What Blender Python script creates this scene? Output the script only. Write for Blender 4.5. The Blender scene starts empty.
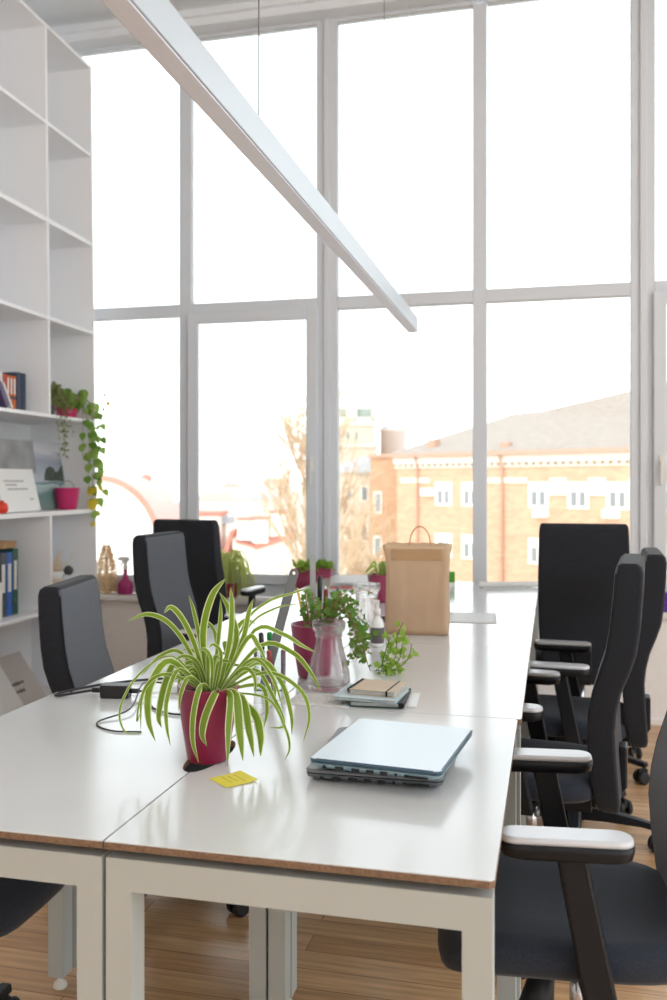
import bpy, bmesh, math, random
from mathutils import Vector, Matrix, Euler
from math import sin, cos, pi, radians, atan2, sqrt
random.seed(7)
SC = bpy.context.scene
COL = SC.collection

# ------------------------------------------------------------------ materials
def lin(c):
    c = c / 255.0
    return c / 12.92 if c <= 0.04045 else ((c + 0.055) / 1.055) ** 2.4
def rgb(r, g, b): return (lin(r), lin(g), lin(b), 1)
MATS = {}
def mat(name, col, rough=.5, metal=0, spec=.5, noise=None, bump=None, trans=0, coat=0, sheen=0):
    m = bpy.data.materials.new(name); m.use_nodes = True
    nt = m.node_tree; nd = nt.nodes; L = nt.links
    p = nd['Principled BSDF']
    p.inputs['Base Color'].default_value = col
    p.inputs['Roughness'].default_value = rough
    p.inputs['Metallic'].default_value = metal
    p.inputs['Specular IOR Level'].default_value = spec
    p.inputs['Coat Weight'].default_value = coat
    p.inputs['Sheen Weight'].default_value = sheen
    tc = nd.new('ShaderNodeTexCoord')
    if noise:
        sc, amt = noise
        n = nd.new('ShaderNodeTexNoise'); n.inputs['Scale'].default_value = sc; n.inputs['Detail'].default_value = 4
        L.new(tc.outputs['Object'], n.inputs['Vector'])
        r = nd.new('ShaderNodeValToRGB')
        r.color_ramp.elements[0].position = .3; r.color_ramp.elements[1].position = .7
        r.color_ramp.elements[0].color = tuple(c * (1 - amt) for c in col[:3]) + (1,)
        r.color_ramp.elements[1].color = tuple(min(1, c * (1 + amt)) for c in col[:3]) + (1,)
        L.new(n.outputs['Fac'], r.inputs['Fac']); L.new(r.outputs['Color'], p.inputs['Base Color'])
    if bump:
        sc, st = bump
        n = nd.new('ShaderNodeTexNoise'); n.inputs['Scale'].default_value = sc
        L.new(tc.outputs['Object'], n.inputs['Vector'])
        b = nd.new('ShaderNodeBump'); b.inputs['Strength'].default_value = st; b.inputs['Distance'].default_value = .002
        L.new(n.outputs['Fac'], b.inputs['Height']); L.new(b.outputs['Normal'], p.inputs['Normal'])
    if trans:
        t = nd.new('ShaderNodeBsdfTranslucent')
        t.inputs['Color'].default_value = tuple(min(1, c * 1.15) for c in col[:3]) + (1,)
        mx = nd.new('ShaderNodeMixShader'); mx.inputs['Fac'].default_value = trans
        L.new(p.outputs['BSDF'], mx.inputs[1]); L.new(t.outputs['BSDF'], mx.inputs[2])
        L.new(mx.outputs['Shader'], nd['Material Output'].inputs['Surface'])
    MATS[name] = m
    return m

def glass_thin(name, tint=(1, 1, 1, 1), power=1.0, rough=0.0, base=0.04):
    m = bpy.data.materials.new(name); m.use_nodes = True
    nt = m.node_tree; nd = nt.nodes; L = nt.links
    nd.remove(nd['Principled BSDF'])
    t = nd.new('ShaderNodeBsdfTransparent'); t.inputs['Color'].default_value = tint
    g = nd.new('ShaderNodeBsdfGlossy'); g.inputs['Roughness'].default_value = rough
    f = nd.new('ShaderNodeFresnel'); f.inputs['IOR'].default_value = 1.45
    mu = nd.new('ShaderNodeMath'); mu.operation = 'MULTIPLY'; mu.inputs[1].default_value = power; mu.use_clamp = True
    mx = nd.new('ShaderNodeMixShader')
    L.new(f.outputs['Fac'], mu.inputs[0]); L.new(mu.outputs[0], mx.inputs['Fac'])
    L.new(t.outputs[0], mx.inputs[1]); L.new(g.outputs[0], mx.inputs[2])
    L.new(mx.outputs[0], nd['Material Output'].inputs['Surface'])
    MATS[name] = m; return m

def glass_real(name, col=(1, 1, 1, 1), mixt=.45):
    m = bpy.data.materials.new(name); m.use_nodes = True
    nt = m.node_tree; nd = nt.nodes; L = nt.links
    nd.remove(nd['Principled BSDF'])
    t = nd.new('ShaderNodeBsdfTransparent'); t.inputs['Color'].default_value = (.97, .98, .98, 1)
    g = nd.new('ShaderNodeBsdfGlass'); g.inputs['Color'].default_value = col; g.inputs['IOR'].default_value = 1.45
    mx = nd.new('ShaderNodeMixShader'); mx.inputs['Fac'].default_value = 1 - mixt
    L.new(t.outputs[0], mx.inputs[1]); L.new(g.outputs[0], mx.inputs[2])
    L.new(mx.outputs[0], nd['Material Output'].inputs['Surface'])
    MATS[name] = m; return m

def brick_mat(name, c1, c2, mortar, scale, bw, rh, rough=.6, msize=.01, noise=.0, rot=None, bump=.0, spec=.5, gen='Object'):
    m = bpy.data.materials.new(name); m.use_nodes = True
    nt = m.node_tree; nd = nt.nodes; L = nt.links; p = nd['Principled BSDF']
    tc = nd.new('ShaderNodeTexCoord'); mp = nd.new('ShaderNodeMapping')
    if rot: mp.inputs['Rotation'].default_value = rot
    L.new(tc.outputs[gen], mp.inputs['Vector'])
    b = nd.new('ShaderNodeTexBrick')
    b.inputs['Color1'].default_value = c1; b.inputs['Color2'].default_value = c2; b.inputs['Mortar'].default_value = mortar
    b.inputs['Scale'].default_value = scale; b.inputs['Brick Width'].default_value = bw; b.inputs['Row Height'].default_value = rh
    b.inputs['Mortar Size'].default_value = msize; b.inputs['Mortar Smooth'].default_value = .3
    L.new(mp.outputs['Vector'], b.inputs['Vector'])
    out = b.outputs['Color']
    if noise:
        mp2 = nd.new('ShaderNodeMapping'); mp2.inputs['Scale'].default_value = (1.2, 22, 1)
        L.new(tc.outputs[gen], mp2.inputs['Vector'])
        n = nd.new('ShaderNodeTexNoise'); n.inputs['Scale'].default_value = 3; n.inputs['Detail'].default_value = 6
        L.new(mp2.outputs['Vector'], n.inputs['Vector'])
        mr = nd.new('ShaderNodeMapRange'); mr.inputs['To Min'].default_value = 1 - noise; mr.inputs['To Max'].default_value = 1 + noise
        mr.inputs['From Min'].default_value = .3; mr.inputs['From Max'].default_value = .7
        L.new(n.outputs['Fac'], mr.inputs['Value'])
        mm = nd.new('ShaderNodeVectorMath'); mm.operation = 'SCALE'
        L.new(out, mm.inputs[0]); L.new(mr.outputs[0], mm.inputs['Scale']); out = mm.outputs[0]
    L.new(out, p.inputs['Base Color']); p.inputs['Roughness'].default_value = rough
    p.inputs['Specular IOR Level'].default_value = spec
    MATS[name] = m; return m

mat('laminate', rgb(211, 214, 215), .15, spec=.5, noise=(3, .015))
mat('chipboard', rgb(128, 102, 80), .7, noise=(260, .3))
mat('frame_paint', rgb(184, 189, 185), .45)
mat('foot_plastic', rgb(225, 223, 215), .4)
mat('window_pvc', rgb(212, 217, 223), .4)
mat('sill_white', rgb(226, 224, 220), .35)
mat('wall_paint', rgb(240, 238, 236), .8, noise=(30, .02))
mat('ceiling_paint', rgb(236, 240, 244), .9, noise=(8, .01))
mat('shelf_white', rgb(243, 244, 246), .45)
mat('alu', rgb(178, 186, 193), .42, metal=.15)
mat('diffuser', rgb(222, 228, 242), .5)
mat('wire', rgb(120, 120, 122), .4, metal=.6)
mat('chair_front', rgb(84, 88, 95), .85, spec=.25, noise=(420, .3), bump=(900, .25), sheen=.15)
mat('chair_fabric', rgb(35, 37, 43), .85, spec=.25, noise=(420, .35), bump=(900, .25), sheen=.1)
mat('seat_fabric', rgb(40, 46, 57), .85, spec=.25, noise=(420, .35), bump=(900, .25), sheen=.15)
mat('chair_seam', rgb(30, 32, 36), .8, spec=.2)
mat('chair_plastic', rgb(24, 26, 31), .42, spec=.3)
mat('arm_pad_glare', rgb(206, 209, 214), .25, spec=.6)  # pale tone paints sky glare onto dark glossy armrest tops
mat('chrome', rgb(190, 190, 195), .2, metal=.9)
mat('rubber', rgb(22, 22, 24), .55)
mat('pot_plum', rgb(132, 22, 62), .3, spec=.5)
mat('pot_berry', rgb(148, 54, 88), .35)
mat('pot_pink', rgb(196, 42, 104), .45)
mat('soil', rgb(48, 38, 30), .95, noise=(120, .4))
mat('leaf_green', rgb(122, 152, 48), .45, trans=.35, spec=.4)
mat('leaf_pale', rgb(186, 196, 104), .5, trans=.55, spec=.3)
mat('leaf_deep', rgb(86, 122, 36), .45, trans=.3, spec=.4)
mat('leaf_cream', rgb(222, 226, 176), .45, trans=.35, spec=.4)
mat('leaf_ivy', rgb(104, 142, 60), .45, trans=.45, spec=.4)
mat('leaf_ivy_bright', rgb(150, 184, 74), .45, trans=.5, spec=.4)
mat('leaf_pothos', rgb(142, 172, 88), .4, trans=.5, spec=.45)
mat('leaf_yellow', rgb(206, 186, 52), .45, trans=.45)
mat('leaf_shrub', rgb(120, 126, 74), .6, trans=.25)
mat('stem', rgb(110, 128, 60), .6)
mat('straw', rgb(236, 218, 188), .9, trans=.4)
mat('twig', rgb(150, 112, 78), .8)
mat('kraft', rgb(228, 208, 182), .8, trans=.5, noise=(14, .06), bump=(40, .5))
mat('kraft_shade', rgb(188, 150, 112), .85)  # tone of the dimmer band painted across the bag front
mat('paper', rgb(244, 244, 242), .4, trans=.45)
mat('ink', rgb(70, 74, 80), .8)
mat('ink_olive', rgb(150, 142, 60), .8)
mat('ink_light', rgb(168, 168, 168), .8)
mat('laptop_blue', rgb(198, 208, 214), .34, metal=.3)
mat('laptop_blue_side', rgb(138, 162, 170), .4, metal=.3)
mat('laptop_grey', rgb(122, 124, 128), .42, metal=.3)
mat('laptop_dark', rgb(100, 104, 108), .45, metal=.3)
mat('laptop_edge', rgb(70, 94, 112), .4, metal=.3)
mat('port_black', rgb(18, 20, 22), .5)
mat('postit', rgb(238, 226, 84), .7, trans=.15)
mat('notebook_blue', rgb(186, 204, 208), .55)
mat('notebook_teal', rgb(44, 92, 92), .55)
mat('notebook_beige', rgb(196, 178, 156), .7)
mat('black_elastic', rgb(26, 26, 28), .6)
mat('steel', rgb(120, 122, 124), .45, metal=.5)
mat('steel_light', rgb(170, 172, 176), .4, metal=.6)
mat('pen_black', rgb(22, 22, 26), .35)
mat('pen_green', rgb(24, 150, 70), .35)
mat('pen_red', rgb(206, 44, 40), .35)
mat('pen_orange', rgb(238, 104, 40), .4)
mat('pen_yellow', rgb(226, 180, 60), .5)
mat('pen_wine', rgb(120, 36, 40), .4)
mat('adapter', rgb(28, 28, 31), .4)
mat('plug_white', rgb(215, 215, 215), .4)
mat('cable', rgb(34, 32, 36), .5)
mat('book_navy', rgb(46, 60, 82), .5)
mat('book_slate', rgb(62, 74, 92), .5)
mat('book_orange', rgb(206, 106, 52), .5)
mat('book_red', rgb(176, 62, 44), .5)
mat('book_purple', rgb(88, 74, 112), .5)
mat('book_white', rgb(228, 224, 220), .6)
mat('binder_green', rgb(38, 84, 70), .45)
mat('binder_blue', rgb(44, 96, 176), .45)
mat('binder_dark', rgb(70, 76, 82), .5)
mat('cardboard_tan', rgb(198, 156, 112), .8)
mat('box_white', rgb(236, 235, 232), .5)
mat('canvas_board', rgb(206, 200, 196), .7)
mat('red_plastic', rgb(224, 62, 40), .4)
mat('spray_magenta', rgb(156, 30, 96), .35)
mat('spray_white', rgb(225, 222, 218), .4)
mat('purple_cloth', rgb(96, 52, 150), .8)
mat('dark_ball', rgb(66, 68, 74), .5)
mat('beige_ceramic', rgb(206, 186, 156), .5)
mat('green_box', rgb(74, 160, 44), .5)
mat('bottle_clear', rgb(232, 234, 232), .25)
mat('bottle_label', rgb(92, 84, 86), .5)
mat('cloud_grey', rgb(150, 150, 150), .5, noise=(9, .25))
mat('rock_dark', rgb(66, 76, 68), .5, noise=(20, .4))
mat('window_dark', rgb(128, 132, 134), .3)
mat('ext_white', rgb(240, 234, 224), .8)
mat('ext_cream', rgb(204, 190, 172), .85)
mat('ext_cream_light', rgb(216, 208, 194), .85)
mat('roof_red', rgb(196, 128, 112), .8)
mat('roof_pink', rgb(206, 168, 160), .8)
mat('roof_brown', rgb(150, 139, 130), .9, noise=(3, .12))
mat('roof_grey', rgb(176, 184, 192), .8)
mat('roof_green', rgb(150, 162, 154), .8)
mat('gutter_red', rgb(186, 146, 126), .7)
mat('turret_pink', rgb(222, 208, 202), .85)
mat('bark', rgb(198, 172, 142), .9)
mat('city_pale', rgb(208, 204, 198), .9)
mat('city_pink', rgb(208, 194, 186), .9)
mat('ground_pale', rgb(226, 222, 216), .95, noise=(.05, .15))
glass_thin('pane_glass', (.97, .985, .98, 1), 1.0)
glass_real('jug_glass')
glass_thin('acrylic', (.95, .97, .97, 1), 1.6)
brick_mat('brick_orange', rgb(204, 162, 132), rgb(190, 146, 118), rgb(214, 184, 162), 1, .5, .16, .9, .012, gen='Object', rot=(pi / 2, 0, 0))
brick_mat('brick_dark', rgb(182, 142, 110), rgb(168, 128, 98), rgb(190, 160, 134), 1, .5, .16, .9, .012, gen='Object', rot=(pi / 2, 0, 0))
brick_mat('wood_floor', rgb(216, 176, 132), rgb(188, 146, 104), rgb(112, 78, 50), 1, 1.05, .088, .26, .0012, noise=.22)

# picture: sea, rock and sky painted as bands (object coordinates, y along the picture, z up)
def picture_mat():
    m = bpy.data.materials.new('painting'); m.use_nodes = True
    nt = m.node_tree; nd = nt.nodes; L = nt.links; p = nd['Principled BSDF']; p.inputs['Roughness'].default_value = .35
    tc = nd.new('ShaderNodeTexCoord'); sp = nd.new('ShaderNodeSeparateXYZ'); L.new(tc.outputs['Object'], sp.inputs[0])
    n = nd.new('ShaderNodeTexNoise'); n.inputs['Scale'].default_value = 9; n.inputs['Detail'].default_value = 5
    mpn = nd.new('ShaderNodeMapping'); mpn.inputs['Scale'].default_value = (1, .5, 2.2)
    L.new(tc.outputs['Object'], mpn.inputs[0]); L.new(mpn.outputs[0], n.inputs['Vector'])
    ad = nd.new('ShaderNodeMath'); ad.operation = 'MULTIPLY_ADD'; ad.inputs[1].default_value = .09; ad.inputs[2].default_value = -.045
    L.new(n.outputs['Fac'], ad.inputs[0])
    ad2 = nd.new('ShaderNodeMath'); ad2.operation = 'ADD'; L.new(sp.outputs['Z'], ad2.inputs[0]); L.new(ad.outputs[0], ad2.inputs[1])
    mr = nd.new('ShaderNodeMapRange'); mr.inputs['From Max'].default_value = .40; L.new(ad2.outputs[0], mr.inputs['Value'])
    r = nd.new('ShaderNodeValToRGB'); e = r.color_ramp.elements
    e[0].position = 0; e[0].color = rgb(132, 158, 150); e[1].position = 1; e[1].color = rgb(176, 178, 188)
    for pos, c in [(.22, rgb(112, 150, 146)), (.33, rgb(180, 200, 198)), (.36, rgb(74, 116, 124)), (.42, rgb(180, 188, 196)), (.7, rgb(150, 158, 176)), (.85, rgb(206, 206, 212))]:
        x = e.new(pos); x.color = c
    L.new(mr.outputs[0], r.inputs[0]); L.new(r.outputs[0], p.inputs['Base Color'])
    MATS['painting'] = m
picture_mat()

# ------------------------------------------------------------------ mesh helpers
def BM(): return bmesh.new()
def face(bm, vs, mi=0, smooth=False):
    try:
        f = bm.faces.new(vs); f.material_index = mi; f.smooth = smooth; return f
    except ValueError:
        return None
def box(bm, x0, x1, y0, y1, z0, z1, mi=0, M=None):
    ps = [(x, y, z) for z in (z0, z1) for y in (y0, y1) for x in (x0, x1)]
    v = [bm.verts.new(M @ Vector(p) if M else p) for p in ps]
    for q in ((0, 2, 3, 1), (4, 5, 7, 6), (0, 1, 5, 4), (2, 6, 7, 3), (0, 4, 6, 2), (1, 3, 7, 5)):
        face(bm, [v[i] for i in q], mi)
    return v
def loft(bm, rings, mi=0, caps=True, smooth=True, closed=True):
    R = [[bm.verts.new(p) for p in r] for r in rings]
    n = len(R[0])
    for a, b in zip(R[:-1], R[1:]):
        for i in range(n if closed else n - 1):
            face(bm, [a[i], a[(i + 1) % n], b[(i + 1) % n], b[i]], mi, smooth)
    if caps and closed:
        face(bm, list(reversed(R[0])), mi, False); face(bm, R[-1], mi, False)
    return R
def prism(bm, poly, lo, hi, axis='z', mi=0, M=None, smooth=False):
    def P(a, b, h):
        v = {'z': (a, b, h), 'y': (a, h, b), 'x': (h, a, b)}[axis]
        return M @ Vector(v) if M else v
    loft(bm, [[P(a, b, lo) for a, b in poly], [P(a, b, hi) for a, b in poly]], mi, True, smooth)
def lathe(bm, prof, n=24, c=(0, 0, 0), mi=0, caps=True, sx=1, sy=1):
    rings = [[(c[0] + r * cos(2 * pi * i / n) * sx, c[1] + r * sin(2 * pi * i / n) * sy, c[2] + z) for i in range(n)] for r, z in prof]
    loft(bm, rings, mi, caps, True)
def tube(bm, pts, r, n=8, mi=0, flat=1.0):
    pts = [Vector(p) for p in pts]
    if not isinstance(r, (list, tuple)): r = [r] * len(pts)
    up = Vector((0, 0, 1)); rings = []
    t0 = (pts[1] - pts[0]).normalized()
    if abs(t0.dot(up)) > .95: up = Vector((1, 0, 0))
    nrm = t0.cross(up).normalized()
    for i, p in enumerate(pts):
        t = (pts[min(i + 1, len(pts) - 1)] - pts[max(i - 1, 0)]).normalized()
        nrm = (nrm - t * nrm.dot(t)).normalized(); bn = t.cross(nrm)
        rings.append([p + (nrm * cos(2 * pi * k / n) + bn * sin(2 * pi * k / n) * flat) * r[i] for k in range(n)])
    loft(bm, rings, mi)
def cr(pts, seg=6):
    pts = [Vector(p) for p in pts]; P = [pts[0] * 2 - pts[1]] + pts + [pts[-1] * 2 - pts[-2]]; out = []
    for i in range(1, len(P) - 2):
        for k in range(seg):
            t = k / seg
            out.append(.5 * ((2 * P[i]) + (-P[i - 1] + P[i + 1]) * t + (2 * P[i - 1] - 5 * P[i] + 4 * P[i + 1] - P[i + 2]) * t * t + (-P[i - 1] + 3 * P[i] - 3 * P[i + 1] + P[i + 2]) * t ** 3))
    out.append(pts[-1]); return out
def rrect(w, h, r, n=4, cx=0, cy=0):
    out = []
    for sx, sy, a0 in ((1, 1, 0), (-1, 1, 90), (-1, -1, 180), (1, -1, 270)):
        for k in range(n + 1):
            a = radians(a0 + 90 * k / n)
            out.append((cx + sx * (w / 2 - r) + r * cos(a), cy + sy * (h / 2 - r) + r * sin(a)))
    return out
def obj(name, bm, mats, parent=None, bevel=0, smooth=False, loc=None, seg=2, sub=0, recalc=True):
    if recalc: bmesh.ops.recalc_face_normals(bm, faces=bm.faces[:])
    me = bpy.data.meshes.new(name); bm.to_mesh(me); bm.free()
    if isinstance(mats, str): mats = [mats]
    for m in mats: me.materials.append(MATS[m])
    if smooth:
        for p in me.polygons: p.use_smooth = True
    o = bpy.data.objects.new(name, me); COL.objects.link(o)
    if parent: o.parent = parent
    if loc: o.location = loc
    if bevel:
        b = o.modifiers.new('bevel', 'BEVEL'); b.width = bevel; b.segments = seg; b.limit_method = 'ANGLE'; b.angle_limit = radians(40)
        if smooth or True: b.harden_normals = False
    if sub:
        s = o.modifiers.new('sub', 'SUBSURF'); s.levels = sub; s.render_levels = sub
    return o
def tag(o, label, cat, group=None, kind=None):
    if label: o['label'] = label
    if cat: o['category'] = cat
    if group: o['group'] = group
    if kind: o['kind'] = kind
    return o
def thing(name, label, cat, loc=(0, 0, 0), rz=0, group=None):
    o = bpy.data.objects.new(name, None); COL.objects.link(o); o.empty_display_size = .1
    o.location = loc; o.rotation_euler = (0, 0, rz)
    return tag(o, label, cat, group)
def struct(name, bm, m, parent=None, bevel=0):
    o = obj(name, bm, m, parent, bevel)
    if not parent: o['kind'] = 'structure'
    return o
KIDS = {}
def copy_tree(o, parent=None):
    c = o.copy(); COL.objects.link(c)
    if parent: c.parent = parent
    for ch in [x for x in list(COL.objects) if x.parent == o]:
        copy_tree(ch, c)
    return c

# ------------------------------------------------------------------ room shell
YW = 3.78            # window wall, room side
YG = 3.92            # glass plane
ZC = 4.07
bm = BM(); box(bm, -3.2, 4.5, -9, 4.05, -.12, 0); struct('floor', bm, 'wood_floor')
bm = BM(); box(bm, -3.2, 4.5, -9, 3.96, ZC, ZC + .25); struct('ceiling', bm, 'ceiling_paint')
bm = BM(); box(bm, -3.2, -2.56, -9, 3.78, 0, ZC); struct('wall_left', bm, 'wall_paint')
bm = BM(); box(bm, 3.5, 3.7, 2.6, 4.05, 0, ZC); struct('wall_right', bm, 'wall_paint')
bm = BM(); box(bm, -2.56, 4.5, -6.7, -6.5, 0, ZC); struct('wall_back_blocker', bm, 'wall_paint')  # unseen wall added to block sun and daylight from behind the camera
bm = BM(); box(bm, -3.2, 3.5, YW, 4.05, 0, .56); struct('wall_window', bm, 'wall_paint')
bm = BM(); box(bm, -3.2, 3.5, YW, 3.952, 3.985, ZC); box(bm, -3.2, 3.5, YW - .03, YW + .02, 4.03, ZC)
struct('trim_1', bm, 'ceiling_paint', bevel=.004)
bm = BM(); box(bm, -3.2, 3.5, YW - .035, YG - .03, .56, .592); struct('trim_2', bm, 'sill_white', bevel=.006)
bm = BM(); box(bm, 1.0, 3.5, YW - .012, YW, 0, .035); struct('baseboard_window', bm, 'wall_paint', bevel=.003)

# windows: one per bay, thick post to thick post
def window(n, xa, xm, xb, sash):
    zb, zt = .592, 3.985; ta, tb = 2.285, 2.36
    y0, y1 = YG - .03, YG + .03
    bm = BM()
    for x0, x1 in ((xa, xa + .064), (xb - .064, xb)):
        box(bm, x0, x1, y0, y1, zb, zt)
    box(bm, xm - .039, xm + .039, y0, y1, zb + .05, zt - .02)
    box(bm, xa + .064, xm - .039, y0, y1, ta, tb); box(bm, xm + .039, xb - .064, y0, y1, ta, tb)
    for x0, x1 in ((xa + .064, xm - .039), (xm + .039, xb - .064)):
        box(bm, x0, x1, y0, y1, zb, .70); box(bm, x0, x1, y0, y1, 3.965, zt)
    # cover strips on the joints
    box(bm, xa - .016, xa + .02, y0 - .014, y0, zb, zt)
    fr = struct('window_%d' % n, bm, 'window_pvc', bevel=.004)
    cells = [(xa + .064, xm - .039, .70, ta), (xm + .039, xb - .064, .70, ta), (xa + .064, xm - .039, tb, 3.965), (xm + .039, xb - .064, tb, 3.965)]
    for i, (x0, x1, z0, z1) in enumerate(cells):
        par = fr; ins = 0
        if i == sash:
            bm = BM(); w = .068
            sx0, sx1, sz0, sz1 = x0 - .012, x1 + .012, z0 - .028, z1 + .012
            ya, yb = y0 - .028, y0 - .0005
            box(bm, sx0, sx0 + w, ya, yb, sz0, sz1); box(bm, sx1 - w, sx1, ya, yb, sz0, sz1)
            box(bm, sx0 + w, sx1 - w, ya, yb, sz0, sz0 + w - .01); box(bm, sx0 + w, sx1 - w, ya, yb, sz1 - w, sz1)
            par = obj('sash', bm, 'window_pvc', fr, bevel=.005)
            hx = sx1 - w / 2 if i % 2 else sx0 + w / 2 + .003
            bm = BM(); box(bm, hx - .011, hx + .011, ya - .008, ya, 1.34, 1.42)
            box(bm, hx - .008, hx + .008, ya - .030, ya - .008, 1.372, 1.39); box(bm, hx - .008, hx + .008, ya - .036, ya - .022, 1.26, 1.39)
            obj('handle', bm, 'foot_plastic', par, bevel=.003)
        bm = BM(); box(bm, x0 - .01, x1 + .01, YG - .004, YG + .004, z0 - .01, z1 + .01)
        obj('pane', bm, 'pane_glass', par)
PER = 1.757; X0 = -.6285; XM = .257
window(1, X0 - 2 * PER, XM - 2 * PER, X0 - PER, -1)
window(2, X0 - PER, XM - PER - .017, X0, 1)
window(3, X0, XM, X0 + PER, -1)
window(4, X0 + PER, XM + PER, X0 + 2 * PER, 0)

# ------------------------------------------------------------------ bookshelf
CH, CW, Z0, TH = .5329, .5148, .0388, .018
SHX, SHA, SHL = -2.014, .0266, .0114
def SW(u, w, z):
    return Vector((SHX + SHA * u - SHL * (z - 1.3) - w, 3.70 - u - SHA * w, z))
DEP = .43
sh = thing('bookshelf', 'tall white bookshelf of open square cells standing along the left wall by the window', 'bookshelf', (SHX + SHL * 1.3, 3.70, 0), 0)
sh.rotation_euler = (0, -SHL, SHA)
NC = 5; top = Z0 + 7 * CH
Lz = NC * CW
bm = BM(); box(bm, -DEP, 0, -TH / 2, TH / 2, 0, top + TH / 2); obj('side_panel', bm, 'shelf_white', sh, bevel=.001)
bm = BM(); box(bm, -DEP, 0, -Lz - TH / 2, -Lz + TH / 2, 0, top + TH / 2); obj('side_panel', bm, 'shelf_white', sh, bevel=.001)
for i in range(8):
    z = Z0 + i * CH
    bm = BM(); t = TH * (1.35 if i in (2, 5) else 1)
    box(bm, -DEP, -.001, -Lz + TH / 2, -TH / 2, z - t / 2, z + t / 2); obj('shelf_board', bm, 'shelf_white', sh, bevel=.001)
for i in range(7):
    for j in range(1, NC):
        if (i in (0, 2) and j in (1, 3)) or (i == 1 and j == 2): continue
        bm = BM(); box(bm, -DEP, -.003, -j * CW - TH / 2, -j * CW + TH / 2, Z0 + i * CH + TH / 2 + (.004 if i in (2, 5) else 0), Z0 + (i + 1) * CH - TH / 2 - (.004 if i + 1 in (2, 5) else 0))
        obj('divider', bm, 'shelf_white', sh)
bm = BM(); box(bm, -DEP - .008, -DEP, -Lz, 0, .0, top); obj('back_panel', bm, 'shelf_white', sh)
bm = BM(); box(bm, -DEP, -.02, -Lz + TH / 2, -TH / 2, 0, Z0 - TH / 2); obj('plinth', bm, 'shelf_white', sh)
def ZB(i): return Z0 + i * CH + TH / 2 * (1.35 if i in (2, 5) else 1) + .001

# ------------------------------------------------------------------ desks
YS = [0.003, .855, 1.752, 2.70, 3.66]
W = .577
def desk(col, k, label):
    y0, y1 = YS[k] + .0015, YS[k + 1] - .0015
    off = .0
    if col > 0: x0, x1 = .0015, W + (.008 if k else 0)
    else: x0, x1 = -W + (.035 if k == 1 else 0), -.0015
    d = thing('desk', label, 'desk', ((x0 + x1) / 2, (y0 + y1) / 2, 0), 0, 'white desks pushed together in two rows')
    cx, cy = (x0 + x1) / 2, (y0 + y1) / 2
    hw, hl = (x1 - x0) / 2, (y1 - y0) / 2
    # outline with an oval cable cut-out on the inner edge
    inner = -1 if col > 0 else 1
    yc = (.44 if k == 0 else cy) - cy
    n = 10; a, b = .033, .108
    notch = [(inner * (hw - a * sin(pi * i / n)), yc + b * cos(pi * i / n) * (-1 if inner > 0 else 1)) for i in range(n + 1)]
    r = .006
    if inner < 0:
        poly = [(-hw, hl)] + [(x, y) for x, y in notch] + [(-hw, -hl), (hw - r, -hl), (hw, -hl + r), (hw, hl - r), (hw - r, hl)]
    else:
        poly = [(hw, -hl)] + notch + [(hw, hl), (-hw + r, hl), (-hw, hl - r), (-hw, -hl + r), (-hw + r, -hl)]
    bm = BM()
    A = [bm.verts.new((x, y, .728)) for x, y in poly]; B = [bm.verts.new((x, y, .7385)) for x, y in poly]
    Cc = [bm.verts.new((x * .9985, y * .999, .74)) for x, y in poly]
    m = len(poly)
    for i in range(m):
        j = (i + 1) % m
        face(bm, [A[i], A[j], B[j], B[i]], 1); face(bm, [B[i], B[j], Cc[j], Cc[i]], 0)
    face(bm, Cc, 0); face(bm, list(reversed(A)), 1)
    obj('desk_top', bm, ['laminate', 'chipboard'], d)
    lw = .041
    for sy in (-1, 1):
        ya, yb = (-hl + .004, -hl + .004 + .045) if sy < 0 else (hl - .004 - .045, hl - .004)
        bm = BM(); box(bm, -hw + .001, hw - .003, ya, yb, .666, .714); obj('crossbeam', bm, 'frame_paint', d)
        for sx in (-1, 1):
            xa, xb = (-hw + .001, -hw + .001 + lw) if sx < 0 else (hw - .003 - lw, hw - .003)
            bm = BM(); box(bm, xa, xb, ya, yb, .035, .666); lg = obj('leg', bm, 'frame_paint', d)
            bm = BM(); lathe(bm, [(.016, 0), (.018, .004), (.016, .012), (.008, .018), (.007, .036)], 14, ((xa + xb) / 2, (ya + yb) / 2, 0))
            obj('levelling_foot', bm, 'foot_plastic', lg)
    bm = BM(); box(bm, -.02, .02, -hl + .05, hl - .05, .675, .705); obj('rail', bm, 'frame_paint', d, bevel=.002)
    for sx in (-1, 1):
        for sy in (-1, 1):
            bm = BM(); lathe(bm, [(.006, .714), (.006, .728)], 10, (sx * (hw - .09), sy * (hl - .042), 0))
            obj('spacer', bm, 'foot_plastic', d)
desk(1, 0, 'nearest white desk on the right, carrying the two stacked laptops and yellow sticky note')
desk(-1, 0, 'nearest white desk on the left, its bare top cut off by the picture edge')
desk(1, 1, 'white desk on the right with notebooks and glass carafe at its near end')
desk(-1, 1, 'white desk on the left carrying the black power adapter and cables')
desk(1, 2, 'white desk on the right carrying the brown paper bag')
desk(-1, 2, 'white desk on the left in front of the small far plum pot')
desk(1, 3, 'farthest white desk on the right, ending by the window with a paper roll on it')
desk(-1, 3, 'farthest white desk on the left, ending by the window under the sheaf of papers')

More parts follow.
